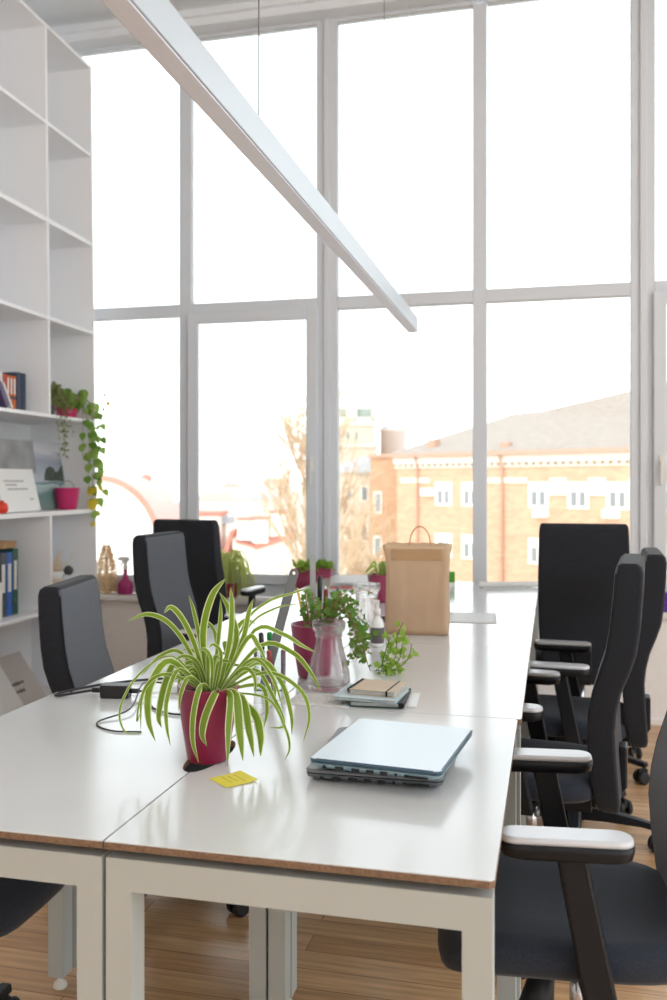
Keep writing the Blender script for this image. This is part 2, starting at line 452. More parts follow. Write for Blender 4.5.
# ------------------------------------------------------------------ office chairs
def make_chair():
    root = thing('office_chair', '', 'office chair')
    # star base
    bm = BM()
    lathe(bm, [(.034, .052), (.045, .06), (.045, .10), (.036, .118), (.03, .12)], 20)
    hub = obj('base_hub', bm, 'chair_plastic', root)
    for k in range(5):
        a = radians(72 * k + 20)
        M = Matrix.Rotation(a, 4, 'Z')
        bm = BM()
        prof = [(.03, .030, .062, .112), (.12, .026, .070, .108), (.24, .020, .074, .096), (.315, .016, .068, .088)]
        rings = []
        for x, hwid, zl, zh in prof:
            rings.append([M @ Vector((x, y, z)) for y, z in ((-hwid, zl), (hwid, zl), (hwid * .8, zh), (-hwid * .8, zh))])
        loft(bm, rings, smooth=False); leg = obj('base_leg', bm, 'chair_plastic', root, bevel=.004)
        bm = BM()
        cx, cy = .305 * cos(a), .305 * sin(a)
        sw = Matrix.Translation((cx, cy, 0)) @ Matrix.Rotation(a + 1.1, 4, 'Z')
        for s in (-1, 1):
            rings = []
            for r, yy in ((.018, s * .008), (.027, s * .010), (.027, s * .024), (.020, s * .028)):
                rings.append([sw @ Vector((r * cos(2 * pi * i / 16) - .014, yy, .027 + r * sin(2 * pi * i / 16))) for i in range(16)])
            loft(bm, rings)
        box(bm, -.03, .012, -.007, .007, .03, .062, M=sw)
        tube(bm, [sw @ Vector((0, 0, .05)), sw @ Vector((0, 0, .072))], .008)
        obj('caster', bm, 'rubber', root)
    bm = BM(); lathe(bm, [(.029, .118), (.029, .24), (.026, .245)], 18); lathe(bm, [(.016, .24), (.016, .37)], 16, mi=1)
    obj('gas_lift', bm, ['chair_plastic', 'chrome'], root)
    up = []
    # under-seat mechanism
    bm = BM(); box(bm, -.17, .11, -.06, .06, .378, .425); box(bm, -.09, .06, -.10, .10, .40, .438)
    tube(bm, [(.06, -.06, .40), (.06, -.20, .39)], .008); tube(bm, [(.06, -.20, .39), (.06, -.235, .388)], .016)
    tube(bm, [(.10, 0, .40), (.17, .0, .37)], [.03, .034], 14); tube(bm, [(.075, .12, .425), (.085, .135, .385), (.10, .15, .345)], [.020, .027, .030], 16)
    up.append(obj('tilt_mechanism', bm, 'chair_plastic', root, bevel=.006))
    # seat cushion: stacked outline rings
    def so(k, x, y):
        pts = []
        for i in range(40):
            a = 2 * pi * i / 40; c, s = cos(a), sin(a); e = 2 / 4.2
            px = (abs(c) ** e) * (1 if c > 0 else -1); py = (abs(s) ** e) * (1 if s > 0 else -1)
            pts.append((x + px * .232 * k, y + py * .205 * k))
        return pts
    rings = []
    for k, z in ((.80, .436), (.93, .440), (.985, .452), (1.0, .470), (.985, .487), (.93, .498), (.8, .504), (.5, .506), (.15, .505)):
        ring = []
        for x, y in so(k, .030, 0):
            drop = max(0, (x - .13)) ** 2 * 2.2
            dip = -.010 * max(0, 1 - ((x + .02) / .2) ** 2 - (y / .2) ** 2) if z > .49 else 0
            ring.append((x, y, z - drop + dip))
        rings.append(ring)
    bm = BM(); loft(bm, rings); seat = obj('seat', bm, 'seat_fabric', root); up.append(seat)
    # back: S-shaped padded shell.  rows: z, front x, thickness, half width
    rows = [(.408, -.200, .040, .125), (.418, -.190, .056, .145), (.44, -.182, .066, .160), (.50, -.174, .070, .172), (.57, -.167, .072, .180), (.637, -.163, .073, .184), (.69, -.168, .073, .185),
            (.742, -.179, .074, .186), (.795, -.196, .078, .186), (.84, -.210, .079, .186), (.90, -.221, .077, .185), (.996, -.231, .074, .183), (1.05, -.235, .072, .181), (1.068, -.239, .064, .178), (1.077, -.250, .042, .172)]
    rings = []
    for z, xf, th, hw in rows:
        ring = []
        r = min(.011, th * .3)
        for px, py in rrect(th, 2 * hw, r, 3):
            ring.append((xf - th / 2 + px, py, z))
        rings.append(ring)
    bm = BM(); loft(bm, rings)
    bm.normal_update(); bmesh.ops.recalc_face_normals(bm, faces=bm.faces[:])
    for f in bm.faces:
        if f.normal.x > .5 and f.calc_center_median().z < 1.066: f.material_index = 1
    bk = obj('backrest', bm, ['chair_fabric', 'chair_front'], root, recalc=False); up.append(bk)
    bk.modifiers.new('wn', 'WEIGHTED_NORMAL').keep_sharp = True
    for s in (-1, 1):
        bm = BM(); tube(bm, [(xf - .004, s * (hw - .003), z) for z, xf, th, hw in rows[2:-2]], .003, 6)
        obj('piping', bm, 'chair_seam', bk)
    bm = BM(); prism(bm, [(-.16, .385), (-.215, .385), (-.262, .45), (-.262, .56), (-.24, .56), (-.236, .46), (-.205, .42), (-.16, .42)], -.035, .035, 'y')
    up.append(obj('back_bracket', bm, 'chair_plastic', root, bevel=.005))
    for s in (-1, 1):
        bm = BM()
        # flat L post: foot under the seat, leaning upright
        y0, y1 = s * .214, s * .234
        poly = [(-.034, .425), (.020, .425), (.066, .665), (.016, .665)]
        prism(bm, poly, min(y0, y1), max(y0, y1), 'y')
        box(bm, -.034, .020, min(s * .08, s * .234), max(s * .08, s * .234), .412, .430)
        ap = obj('armrest_post', bm, 'chair_plastic', root, bevel=.006); up.append(ap)
        bm = BM(); tube(bm, [(-.036, s * .224, .421), (-.048, s * .224, .421)], .010, 12); obj('post_cap', bm, 'steel', ap)
        bm = BM(); rr = []
        for k, z in ((.84, .664), (.97, .668), (1, .680), (1, .690)):
            rr.append([(x * k + .05, y * k + s * .225, z) for x, y in rrect(.218, .062, .028, 6)])
        loft(bm, rr); ab = obj('armrest', bm, 'chair_plastic', root); up.append(ab)
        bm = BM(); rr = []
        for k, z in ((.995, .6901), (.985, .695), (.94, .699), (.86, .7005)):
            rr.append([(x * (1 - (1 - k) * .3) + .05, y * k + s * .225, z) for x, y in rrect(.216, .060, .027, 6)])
        loft(bm, rr); obj('arm_pad_glare', bm, 'arm_pad_glare', ab)  # thin pale layer carrying the painted sky glare
    return root, up
chair0, _up = make_chair()
UPN = ('seat', 'backrest', 'armrest_post', 'armrest', 'back_bracket', 'tilt_mechanism')
CG = 'dark office chairs around the desks'
first = True
def place_chair(x, y, deg, lift, label, spin=0):
    global first
    c = chair0 if first else copy_tree(chair0); first = False
    c.location = (x, y, 0); c.rotation_euler = (0, 0, radians(deg)); c['label'] = label; c['group'] = CG
    c['lift'] = lift
    for ch in [o for o in COL.objects if o.parent == c]:
        n = ch.name.split('.')[0]
        if n in UPN: ch.location.z = lift
        if n in ('base_hub', 'base_leg', 'caster') and spin: ch.rotation_euler.z = radians(spin)
    return c
place_chair(.70, .53, 186, 0, 'black office chair nearest the camera at lower right, only its seat and armrests in view')
place_chair(.595, 1.425, 174, -.012, 'dark office chair with a curved back seen side-on, second along the right side')
place_chair(.73, 2.17, 177, -.045, 'dark office chair behind the side-on one, against the window wall on the right')
place_chair(.78, 2.97, 90, .025, 'black office chair with its broad back to the camera, near the right window')
place_chair(-.54, 1.36, 11, -.107, 'grey office chair with the lowest back, at the left desk beside the shelf', -41)
place_chair(-.75, 2.42, -3, -.025, 'grey office chair facing the desks at left, in front of the black backed one')
place_chair(-1.15, 3.40, 81, .005, 'black office chair at left turned to the window, behind the grey one')
place_chair(-.585, .36, 2, .02, 'black office chair under the nearest left desk, seen only below the desk top')

# ------------------------------------------------------------------ pendant lamp
lp = thing('pendant_light', 'long slim silver linear lamp hanging on wires above the desks', 'ceiling lamp', (-.004, 0, 2.02), .0053)
bm = BM(); box(bm, -.025, .025, -.45, 3.235, .003, .075); obj('housing', bm, 'alu', lp, bevel=.002)
bm = BM(); box(bm, -.020, .020, -.44, 3.225, 0, .004); obj('diffuser', bm, 'diffuser', lp)
for y in (.765, 2.42):
    bm = BM(); tube(bm, [(0, y, .075), (0, y, ZC - 2.02 - .012)], .0016, 6); tube(bm, [(0, y, .075), (0, y, .092)], .006, 8)
    lathe(bm, [(.012, ZC - 2.032), (.012, ZC - 2.0205)], 12, (0, y, 0))
    obj('suspension_wire', bm, 'wire', lp)
bm = BM(); tube(bm, [(0, 3.1, .075), (0.0, 3.1, ZC - 2.0205)], .0012, 6); obj('power_cord', bm, 'plug_white', lp)

# ------------------------------------------------------------------ plants
VD = Vector((-.2357, .9718, 0)); VR = Vector((.9718, .2357, 0))     # away from / right of someone sitting at the desk end
def ribbon(bm, pts, w, tilt=0, fold=.25, mi=(0, 1), edge=.74, view=VD, root=.55):
    pts = cr(pts, 5); n = len(pts); rows = []
    for i, p in enumerate(pts):
        t = (pts[min(i + 1, n - 1)] - pts[max(i - 1, 0)]).normalized()
        side = t.cross(view)
        if side.length < .05: side = t.cross(Vector((1, 0, 0)))
        side.normalize(); nor = side.cross(t).normalized()
        if tilt: 
            q = Matrix.Rotation(tilt, 3, t); side = q @ side; nor = q @ nor
        f = i / (n - 1)
        ww = w / 2 * (root + (1 - root) * min(1, f * 3)) * (1 if f < .55 else max(.04, cos((f - .55) / .45 * pi / 2) ** .8))
        ed = max(edge, 1 - .0016 / max(ww, 1e-4)) if ww < .004 else edge
        rows.append([bm.verts.new(p + side * ww * a + nor * ww * fold * abs(a)) for a in (-1, -ed, 0, ed, 1)])
    for a, b in zip(rows[:-1], rows[1:]):
        for k in range(4):
            face(bm, [a[k], a[k + 1], b[k + 1], b[k]], mi[1] if k in (0, 3) else mi[0], True)
def blade(bm, p, d, nrm, L, Wd, shape='oval', mi=0):
    """small leaf: p base, d direction, nrm rough normal"""
    d = d.normalized(); s = d.cross(nrm)
    if s.length < 1e-3: s = d.cross(Vector((.3, .7, .2)))
    s.normalize(); n = s.cross(d)
    if shape == 'oval': o = [(0, 0), (.25, .38), (.55, .5), (.82, .3), (1, 0)]
    elif shape == 'heart': o = [(0.04, 0), (-.08, .3), (.12, .52), (.42, .5), (.75, .26), (1, 0)]
    else: o = [(0, 0), (.05, .5), (.22, .34), (.45, .56), (.6, .26), (1, 0)]
    mid = [bm.verts.new(p + d * (L * a)) for a, b in o]
    for sg in (1, -1):
        ed = [mid[0]] + [bm.verts.new(p + d * (L * a) + s * (sg * Wd * b) - n * (Wd * .18 * b)) for a, b in o[1:-1]] + [mid[-1]]
        for i in range(len(o) - 1):
            vs = [mid[i], mid[i + 1]] + ([ed[i + 1]] if ed[i + 1] is not mid[i + 1] else []) + ([ed[i]] if ed[i] is not mid[i] else [])
            face(bm, vs if sg > 0 else vs[::-1], mi, True)
def rv(a=1): return Vector((random.uniform(-a, a), random.uniform(-a, a), random.uniform(-a, a)))
def flowerpot(name, parent, m, rt, rb, h, soil=True, ft=.9, n=28):
    bm = BM(); lathe(bm, [(rb * .9, 0), (rb, .004), (rb + (rt - rb) * .55, h * .5), (rt * .985, h - .002), (rt, h), (rt - .005, h), (rt - .008, h * .86), (.001, h * .85)], n, caps=True)
    o = obj(name, bm, m, parent)
    if soil:
        bm = BM(); lathe(bm, [(rt - .0085, h * .855), (rt - .010, h * ft), (.02, h * ft + .004), (.001, h * ft + .004)], 20); obj('soil', bm, 'soil', parent)
    return o

# --- the big spider plant on the nearest desk.  leaf paths: (right, up, toward the viewer) from the crown
PX, PY = .006, .412
sp = thing('spider_plant', 'large variegated spider plant in a plum pot on the nearest desk', 'potted plant', (PX, PY, .7405))
flowerpot('flower_pot', sp, 'pot_plum', .0595, .0395, .143)
def Z4(x, y, f=0.0):   # leaf point -> plant coordinates
    px = 100 + x / 3.032; py = 500 + y / 3.032
    k = 1.72 / 900.9
    t = (px - 205) * k; u = (482.1 - py) * 1.72 / 900.9 + 1.276 - .7405
    sc_ = 1 - f / 1.72
    return VR * (t * sc_) + Vector((0, 0, (u - .5355) * sc_ + .5355)) - VD * f
LEAVES = [
 # (points (x, y, toward viewer), width)
 ([(325, 560, 0), (302, 420, 0), (330, 300, .01), (380, 240, .03)], .0140),
 ([(320, 560, 0), (288, 420, -.01), (270, 345, -.02), (255, 292, -.02)], .009),
 ([(385, 560, 0), (388, 430, .01), (395, 330, .015), (392, 268, .02)], .0105),
 ([(378, 560, -.01), (402, 430, -.01), (376, 335, -.02), (346, 283, -.03)], .0125),
 ([(345, 560, 0), (344, 440, -.02), (350, 360, -.03), (348, 305, -.04)], .008),
 ([(318, 560, .01), (283, 450, .02), (245, 365, .03), (212, 330, .035), (192, 348, .04)], .011),
 ([(308, 570, .01), (262, 460, .02), (205, 380, .03), (140, 352, .03), (80, 373, .03)], .0115),
 ([(390, 560, 0), (420, 430, -.02), (436, 350, -.03), (449, 303, -.04)], .010),
 ([(300, 575, 0), (215, 480, .03), (115, 540, .05), (60, 640, .05), (75, 712, .05), (130, 716, .05)], .0045),
 ([(300, 575, .02), (215, 495, .05), (155, 570, .06), (148, 670, .06), (170, 742, .06)], .0140),
 ([(300, 580, .0), (230, 500, .01), (193, 560, .02), (172, 660, .02), (180, 700, .02)], .013),
 ([(310, 580, .03), (245, 520, .055), (207, 610, .06), (205, 690, .06), (217, 756, .06)], .0085),
 ([(350, 575, .03), (312, 570, .06), (292, 650, .075), (290, 740, .08), (310, 808, .085)], .0105),
 ([(380, 560, .03), (355, 590, .06), (328, 660, .075), (318, 720, .08), (333, 757, .08)], .015),
 ([(392, 555, .03), (400, 600, .06), (399, 700, .075), (398, 818, .085)], .013),
 ([(392, 550, .03), (415, 600, .055), (432, 710, .07), (443, 802, .075)], .0165),
 ([(400, 545, .02), (432, 610, .045), (458, 710, .06), (474, 790, .065)], .0145),
 ([(420, 560, .02), (462, 650, .04), (488, 715, .05), (492, 788, .055)], .0185),
 ([(400, 555, 0), (470, 490, .0), (545, 560, .01), (578, 660, .02), (580, 722, .02)], .0095),
 ([(395, 555, .01), (500, 530, .02), (605, 580, .03), (636, 660, .03), (617, 745, .03)], .0075),
 ([(390, 550, 0), (480, 447, -.01), (575, 470, -.01), (630, 530, -.01), (664, 590, -.01)], .0110),
 ([(385, 550, -.01), (455, 400, -.03), (540, 412, -.04), (595, 445, -.04), (640, 468, -.04)], .0085),
 ([(375, 550, -.02), (430, 395, -.04), (510, 335, -.05), (590, 318, -.06)], .0045),
 ([(370, 550, -.02), (420, 380, -.05), (490, 312, -.06), (560, 287, -.07), (640, 262, -.08)], .005),
 ([(415, 565, .01), (505, 610, .02), (560, 695, .03), (576, 760, .03), (558, 816, .03)], .0055),
 ([(385, 550, .02), (445, 425, .03), (482, 450, .035), (507, 500, .04)], .0095),
 ([(392, 560, .02), (460, 490, .03), (525, 545, .04), (560, 640, .05)], .007),
 ([(345, 570, .03), (342, 500, .05), (325, 460, .06), (303, 462, .065)], .007),
 ([(365, 570, .02), (370, 480, .05), (350, 445, .06), (335, 455, .065)], .007),
 ([(300, 580, .02), (230, 540, .05), (170, 545, .06), (130, 600, .06), (125, 710, .06)], .007),
 ([(310, 580, 0), (230, 470, -.03), (160, 480, -.05), (100, 540, -.06)], .0075),
 ([(400, 560, .0), (455, 520, -.02), (510, 600, -.03), (545, 690, -.03), (500, 700, -.03)], .0075),
 ([(400, 560, .0), (475, 570, -.01), (495, 640, -.02), (485, 700, -.02)], .0085),
 ([(360, 560, -.02), (330, 430, -.06), (300, 380, -.09), (270, 380, -.11)], .010),
 ([(370, 560, -.02), (380, 420, -.07), (410, 370, -.1), (440, 380, -.12)], .010),
 ([(350, 560, -.03), (360, 470, -.09), (345, 440, -.12), (340, 470, -.15)], .011),
 ([(330, 575, -.03), (260, 490, -.08), (215, 520, -.12), (195, 600, -.13)], .010),
 ([(400, 575, -.03), (450, 500, -.08), (490, 540, -.12), (500, 620, -.13)], .010),
 ([(320, 570, .0), (290, 500, .02), (250, 480, .03), (215, 500, .035)], .008),
 ([(395, 570, .0), (430, 520, .03), (470, 540, .05), (480, 600, .06)], .008),
 ([(320, 575, .02), (275, 545, .05), (250, 590, .06), (243, 650, .065)], .008),
 ([(300, 575, .0), (200, 530, .0), (120, 590, .0), (100, 680, .0), (118, 640, .01)], .004),
]
bm = BM()
for i, (pts, w) in enumerate(LEAVES):
    P_ = [Z4(*p) for p in pts]
    # all leaves start inside the pot
    P_[0] = Vector((P_[0].x * .5, P_[0].y * .5, .132))
    for q in P_[1:]:
        q.z = max(q.z, .004 + .002 * (i % 4))
    ribbon(bm, P_, w * 1.08, tilt=random.uniform(-.5, .5))
for a in range(16):                                   # short inner leaves
    d = Vector((random.uniform(-1, 1), random.uniform(-1, 1), 0)); d.normalize()
    h = random.uniform(.05, .1)
    ribbon(bm, [Vector((0, 0, .13)) + d * .012, d * .03 + Vector((0, 0, .13 + h * .7)), d * random.uniform(.05, .09) + Vector((0, 0, .13 + h * random.uniform(.5, 1)))], .009, random.uniform(-.6, .6))
obj('foliage', bm, ['leaf_green', 'leaf_cream'], sp, recalc=False)

def spider_bush(parent, n, spread, up, drop, z0, w, seed, mats=('leaf_green', 'leaf_cream'), squash=1.0):
    rn = random.Random(seed); bm = BM()
    for i in range(n):
        a = rn.uniform(0, 2 * pi); d = Vector((cos(a), sin(a) * squash, 0)); s = spread * rn.uniform(.5, 1.1); u = up * rn.uniform(.4, 1.1); dr = drop * rn.uniform(.2, 1.1)
        ribbon(bm, [d * .012 + Vector((0, 0, z0)), d * s * .4 + Vector((0, 0, z0 + u)), d * s * .85 + Vector((0, 0, z0 + u * .55)), d * s * 1.05 + Vector((0, 0, z0 - dr))], w * rn.uniform(.7, 1.2), rn.uniform(-.6, .6))
    return obj('foliage', bm, list(mats), parent, recalc=False)

# spider plant hanging over the sill edge behind the black chair
t = thing('spider_plant', 'pale spider plant standing on the window sill behind the black left chair', 'potted plant', (-1.20, 3.83, .5925))
flowerpot('flower_pot', t, 'pot_plum', .045, .035, .085, n=20)
spider_bush(t, 75, .15, .19, .15, .075, .0085, 3, ('leaf_pale', 'leaf_cream'), squash=.5)

# rectangular plum planter on the sill, centre
t = thing('planter', 'long plum planter box with low green plants on the sill beside the papers', 'planter', (-.69, 3.835, .5925))
bm = BM()
rr = [[(x * k, y * k2, z) for x, y in rrect(.22, .075, .012, 3)] for k, k2, z in ((.88, .85, 0), (1, 1, .185), (.96, .9, .185), (.95, .88, .16), (.2, .2, .158))]
loft(bm, rr); obj('planter_box', bm, 'pot_berry', t)
bm = BM(); box(bm, -.10, .10, -.028, .028, .1605, .17); obj('soil', bm, 'soil', t)
rn = random.Random(5); bm = BM()
for i in range(90):
    b = Vector((rn.uniform(-.10, .11), rn.uniform(-.03, .03), .165))
    d = Vector((rn.uniform(-.5, .7), rn.uniform(-.5, .1), rn.uniform(.2, 1.1)))
    tube(bm, [b, b + d * .035], .0012, 4, 1)
    blade(bm, b + d * .035, d + rv(.5), Vector((0, -1, .4)), rn.uniform(.03, .055), rn.uniform(.012, .024), 'oval', 0)
obj('foliage', bm, ['leaf_ivy_bright', 'stem'], t, recalc=False)

# small plum pot between bag and papers
t = thing('potted_plant', 'small plum pot with yellow-green shoots on the desk left of the paper bag', 'potted plant', (-.095, 2.74, .7405))
flowerpot('flower_pot', t, 'pot_berry', .058, .04, .125)
spider_bush(t, 22, .075, .06, -.02, .115, .013, 11, ('leaf_ivy_bright', 'leaf_cream'))

# purple pot on the right sill
t = thing('sill_bundle', 'purple folded cloth bundle lying on the right window sill', 'cloth', (1.275, 3.83, .5925))
bm = BM()
for i, (z, k) in enumerate(((0, 1), (.034, .97), (.066, .9))):
    rr = [[(x, y, z + dz) for x, y in rrect(.13 * k * q, .09 * k * q, .02, 4)] for dz, q in ((0, .94), (.008, 1), (.024, 1), (.032, .92))]
    loft(bm, rr)
obj('folded_cloth', bm, 'purple_cloth', t)

# ivy in a plum pot, beside the carafe
iv = thing('potted_ivy', 'trailing ivy in a plum pot beside the glass carafe', 'potted plant', (.018, 1.175, .7405))
flowerpot('flower_pot', iv, 'pot_berry', .068, .046, .146)
def vine(bm, pts, step, size, shape, seed, mi=0, smi=1, spread=.7, sr=.0013):
    rn = random.Random(seed); c = cr(pts, 6); tube(bm, c, sr, 5, smi); acc = 0
    for a, b in zip(c[:-1], c[1:]):
        acc += (b - a).length
        while acc > step:
            acc -= step
            d = Vector((rn.uniform(-1, 1), rn.uniform(-1, 1), rn.uniform(-.5, .8))).normalized()
            s = size * rn.uniform(.6, 1.15); q = b + d * s * .4
            tube(bm, [b, q], sr * .6, 4, smi)
            blade(bm, q, d + Vector((0, 0, -.35)), -VD * .8 + rv(.6) + Vector((0, 0, .3)), s, s * .8, shape, mi)
bm = BM(); rn = random.Random(21)
for i in range(11):                                    # bushy top
    a = rn.uniform(0, 2 * pi); d = Vector((cos(a), sin(a), 0))
    vine(bm, [d * .015 + Vector((0, 0, .13)), d * .035 + Vector((.012, 0, .19)), d * rn.uniform(.04, .075) + Vector((.015, 0, .17 + rn.uniform(0, .07)))], .011, .021, 'ivy', 100 + i)
for i in range(9):                                    # strands that fall over the right rim to the desk
    y = rn.uniform(-.02, .09); x1 = rn.uniform(.08, .125); lo = rn.uniform(.012, .08)
    vine(bm, [(.02, y * .3, .135), (.055 + rn.uniform(0, .02), y * .6, .18 + rn.uniform(0, .05)), (x1, y, .15), (x1 + rn.uniform(.0, .035), y * 1.2, .09), (x1 + rn.uniform(-.01, .045), y * 1.2, lo)], .0105, .0205, 'ivy', 200 + i, sr=.0009)
vine(bm, [(.03, .02, .14), (.08, .05, .21), (.12, .06, .235), (.15, .07, .225)], .016, .018, 'ivy', 300)
vine(bm, [(.03, .03, .14), (.10, .08, .16), (.13, .06, .05), (.145, .05, .014)], .017, .020, 'ivy', 301)
obj('foliage', bm, ['leaf_ivy', 'twig'], iv, recalc=False)

# separate sprig to the right
sg = thing('ivy_sprig', 'bright green ivy sprig standing upright on the desk in front of the paper bag', 'plant', (.218, 1.27, .7405))
bm = BM()
vine(bm, [(-.05, 0, .004), (-.02, 0, .012), (.01, 0, .05), (.012, 0, .10), (.03, 0, .145)], .009, .024, 'ivy', 401)
vine(bm, [(-.05, .01, .004), (-.03, .01, .02), (-.01, .01, .06), (-.02, .01, .11)], .009, .022, 'ivy', 405)
vine(bm, [(-.01, -.01, .01), (.02, -.01, .04), (.03, -.01, .09)], .009, .022, 'ivy', 406)
vine(bm, [(-.03, .01, .004), (.015, .01, .014), (.045, .0, .045), (.055, -.005, .085)], .009, .022, 'ivy', 402)
vine(bm, [(-.03, -.01, .004), (-.025, -.01, .04), (-.015, -.01, .075), (-.005, -.01, .10)], .009, .022, 'ivy', 403)
vine(bm, [(-.04, -.02, .004), (.0, -.02, .012), (.03, -.02, .012)], .007, .022, 'ivy', 404)
obj('foliage', bm, ['leaf_ivy_bright', 'stem'], sg, recalc=False)

# ------------------------------------------------------------------ things on the desks
# laptops
def laptop(z, p0, ex, lx, ly, th, taper, mt, ms, ml, label, name='laptop'):
    rz = atan2(ex[1], ex[0])
    t = thing('laptop', label, 'laptop', (p0[0], p0[1], z), rz, 'closed laptops stacked on the nearest desk')
    bm = BM()
    pl = [(0, 0), (lx, 0), (lx, ly), (0, ly)]
    zb = th * .66
    rr = [[(x, y, zz) for x, y in rrect(lx - 2 * ins, ly - 2 * ins, .012, 4, lx / 2, ly / 2)] for ins, zz in ((.012, .003), (.002, .009), (0, zb))]
    loft(bm, rr, smooth=False); obj('base', bm, ms, t)
    bm = BM()
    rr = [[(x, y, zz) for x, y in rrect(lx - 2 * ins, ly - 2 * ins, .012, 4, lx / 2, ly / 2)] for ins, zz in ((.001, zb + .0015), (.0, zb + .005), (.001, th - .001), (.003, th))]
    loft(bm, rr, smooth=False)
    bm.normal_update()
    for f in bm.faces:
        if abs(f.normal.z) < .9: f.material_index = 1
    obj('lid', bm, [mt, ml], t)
    bm = BM(); tube(bm, [(lx * .97, ly * .18, zb + .001), (lx * .97, ly * .82, zb + .001)], .0048, 8); obj('hinge', bm, 'port_black', t)
    bm = BM()
    for x, w, h in ((.03, .005, .005), (.058, .014, .006), (.088, .014, .005), (.114, .013, .005), (.139, .013, .005), (.161, .004, .004), (.180, .008, .003)):
        box(bm, x - w / 2, x + w / 2, -.0012, .004, zb * .62 - h / 2, zb * .62 + h / 2)
    box(bm, lx * .82 - .02, lx * .82 + .02, -.0012, .004, zb * .55 - .0018, zb * .55 + .0018) if lx > .22 else None
    obj('ports', bm, 'port_black', t)
    bm = BM()
    for x in (.03, lx - .03):
        for y in (.03, ly - .03): lathe(bm, [(.006, 0), (.005, .0035)], 10, (x, y, 0))
    obj('rubber_foot', bm, 'rubber', t)
laptop(.7402, (.222, .332), (1, .015), .247, .29, .0225, 0, 'laptop_grey', 'laptop_dark', 'laptop_grey', 'dark grey closed laptop at the bottom of the stack of two')
laptop(.7655, (.232, .318), (.994, -.106), .240, .288, .0222, 0, 'laptop_blue', 'laptop_blue_side', 'laptop_edge', 'pale blue-silver closed laptop lying on top of the grey one')

# sticky note
t = thing('sticky_note', 'yellow square sticky note with faint writing beside the spider plant pot', 'sticky note', (.0955, .310, .7405), radians(-40))
bm = BM(); n = 8; h = .0325
rows = [[bm.verts.new((-h + 2 * h * i / n, -h + 2 * h * j / n, .0004 + .007 * max(0, (j / n - .45)) ** 2 + .004 * max(0, i / n - .6) ** 2)) for i in range(n + 1)] for j in range(n + 1)]
for j in range(n):
    for i in range(n): face(bm, [rows[j][i], rows[j][i + 1], rows[j + 1][i + 1], rows[j + 1][i]], 0, True)
obj('note_sheet', bm, 'postit', t)
bm = BM(); rn = random.Random(4)
for k, y in enumerate((-.012, .0, .012)):
    x = -.02
    while x < .016:
        w = rn.uniform(.003, .008); box(bm, x, x + w, y - .0004, y + .0004, .0012, .0015); x += w + rn.uniform(.003, .006)
obj('handwriting', bm, 'ink_olive', t)

# papers and notebooks behind the first seam
def paper(x, y, rz, w, l, label, z=.7405, lines=0, group=None, name='paper_sheet', curl=0.0):
    t = thing(name, label, 'paper', (x, y, z), rz, group)
    bm = BM(); n = 6
    A = [[bm.verts.new((-w / 2 + w * i / n, -l / 2 + l * j / n, .0006 + curl * max(0, j / n - .3) ** 2)) for i in range(n + 1)] for j in range(n + 1)]
    B = [[bm.verts.new((v.co.x, v.co.y, v.co.z - .0005)) for v in r] for r in A]
    for j in range(n):
        for i in range(n):
            face(bm, [A[j][i], A[j][i + 1], A[j + 1][i + 1], A[j + 1][i]], 0, True); face(bm, [B[j][i + 1], B[j][i], B[j + 1][i], B[j + 1][i + 1]], 0, True)
    for i in range(n):
        face(bm, [B[0][i], B[0][i + 1], A[0][i + 1], A[0][i]]); face(bm, [A[n][i], A[n][i + 1], B[n][i + 1], B[n][i]])
        face(bm, [A[i][0], A[i + 1][0], B[i + 1][0], B[i][0]]); face(bm, [B[i][n], B[i + 1][n], A[i + 1][n], A[i][n]])
    obj('sheet', bm, 'paper', t)
    if lines:
        bm = BM(); rn = random.Random(int(x * 1000))
        for k in range(lines):
            yy = l * .42 - k * l * .84 / lines; xx = -w * .42
            while xx < w * .36:
                ww = rn.uniform(.008, .022); box(bm, xx, xx + ww, yy - .0007, yy + .0007, .0007, .0009); xx += ww + .004
        obj('print', bm, 'ink_light', t)
    return t
paper(.107, .934, radians(-3), .16, .145, 'printed sheet under the left side of the notebook stack', lines=9)
paper(.262, .965, radians(5), .145, .15, 'blank white sheet showing at the right of the notebook stack', z=.7412)
paper(.345, 2.36, radians(4), .19, .28, 'white sheet lying on the desk to the right of the paper bag')
def notebook(x, y, z, rz, w, l, th, cover, label, spine=None, elastic=False, rings=False):
    t = thing('notebook', label, 'notebook', (x, y, z), rz, 'notebooks stacked on the second desk')
    bm = BM(); box(bm, -w / 2, w / 2, -l / 2, l / 2, 0, .0018); box(bm, -w / 2, w / 2, -l / 2, l / 2, th - .0018, th)
    obj('cover', bm, cover, t, bevel=.0006)
    bm = BM(); box(bm, -w / 2 + .003, w / 2 - .003, -l / 2 + .003, l / 2 - .003, .0018, th - .0018); obj('pages', bm, 'paper', t)
    if spine:
        bm = BM(); s = spine; xs = sorted((s * (w / 2 - .012), s * (w / 2 + .002))); box(bm, xs[0], xs[1], -l / 2 - .0006, l / 2 + .0006, -.0002, th + .0006)
        obj('spine', bm, 'black_elastic', t, bevel=.002)
    if elastic:
        bm = BM(); box(bm, w / 2 - .024, w / 2 - .020, -l / 2 - .001, l / 2 + .001, -.0004, th + .0008); obj('elastic_band', bm, 'black_elastic', t)
    if rings:
        bm = BM()
        for i in range(15):
            yy = -l / 2 + .008 + (l - .016) * i / 14
            tube(bm, [(-w / 2 + .006 + .007 * cos(a) - .006, yy, th / 2 + .008 * sin(a)) for a in [2 * pi * k / 10 for k in range(11)]], .0011, 5)
        obj('wire_binding', bm, 'black_elastic', t)
notebook(.243, .957, .7428, radians(3), .128, .165, .0115, 'notebook_teal', 'teal notebook with black spine at the bottom of the notebook stack', spine=1)
notebook(.222, .943, .7546, radians(-4), .158, .142, .008, 'notebook_blue', 'pale blue notebook in the middle of the notebook stack')
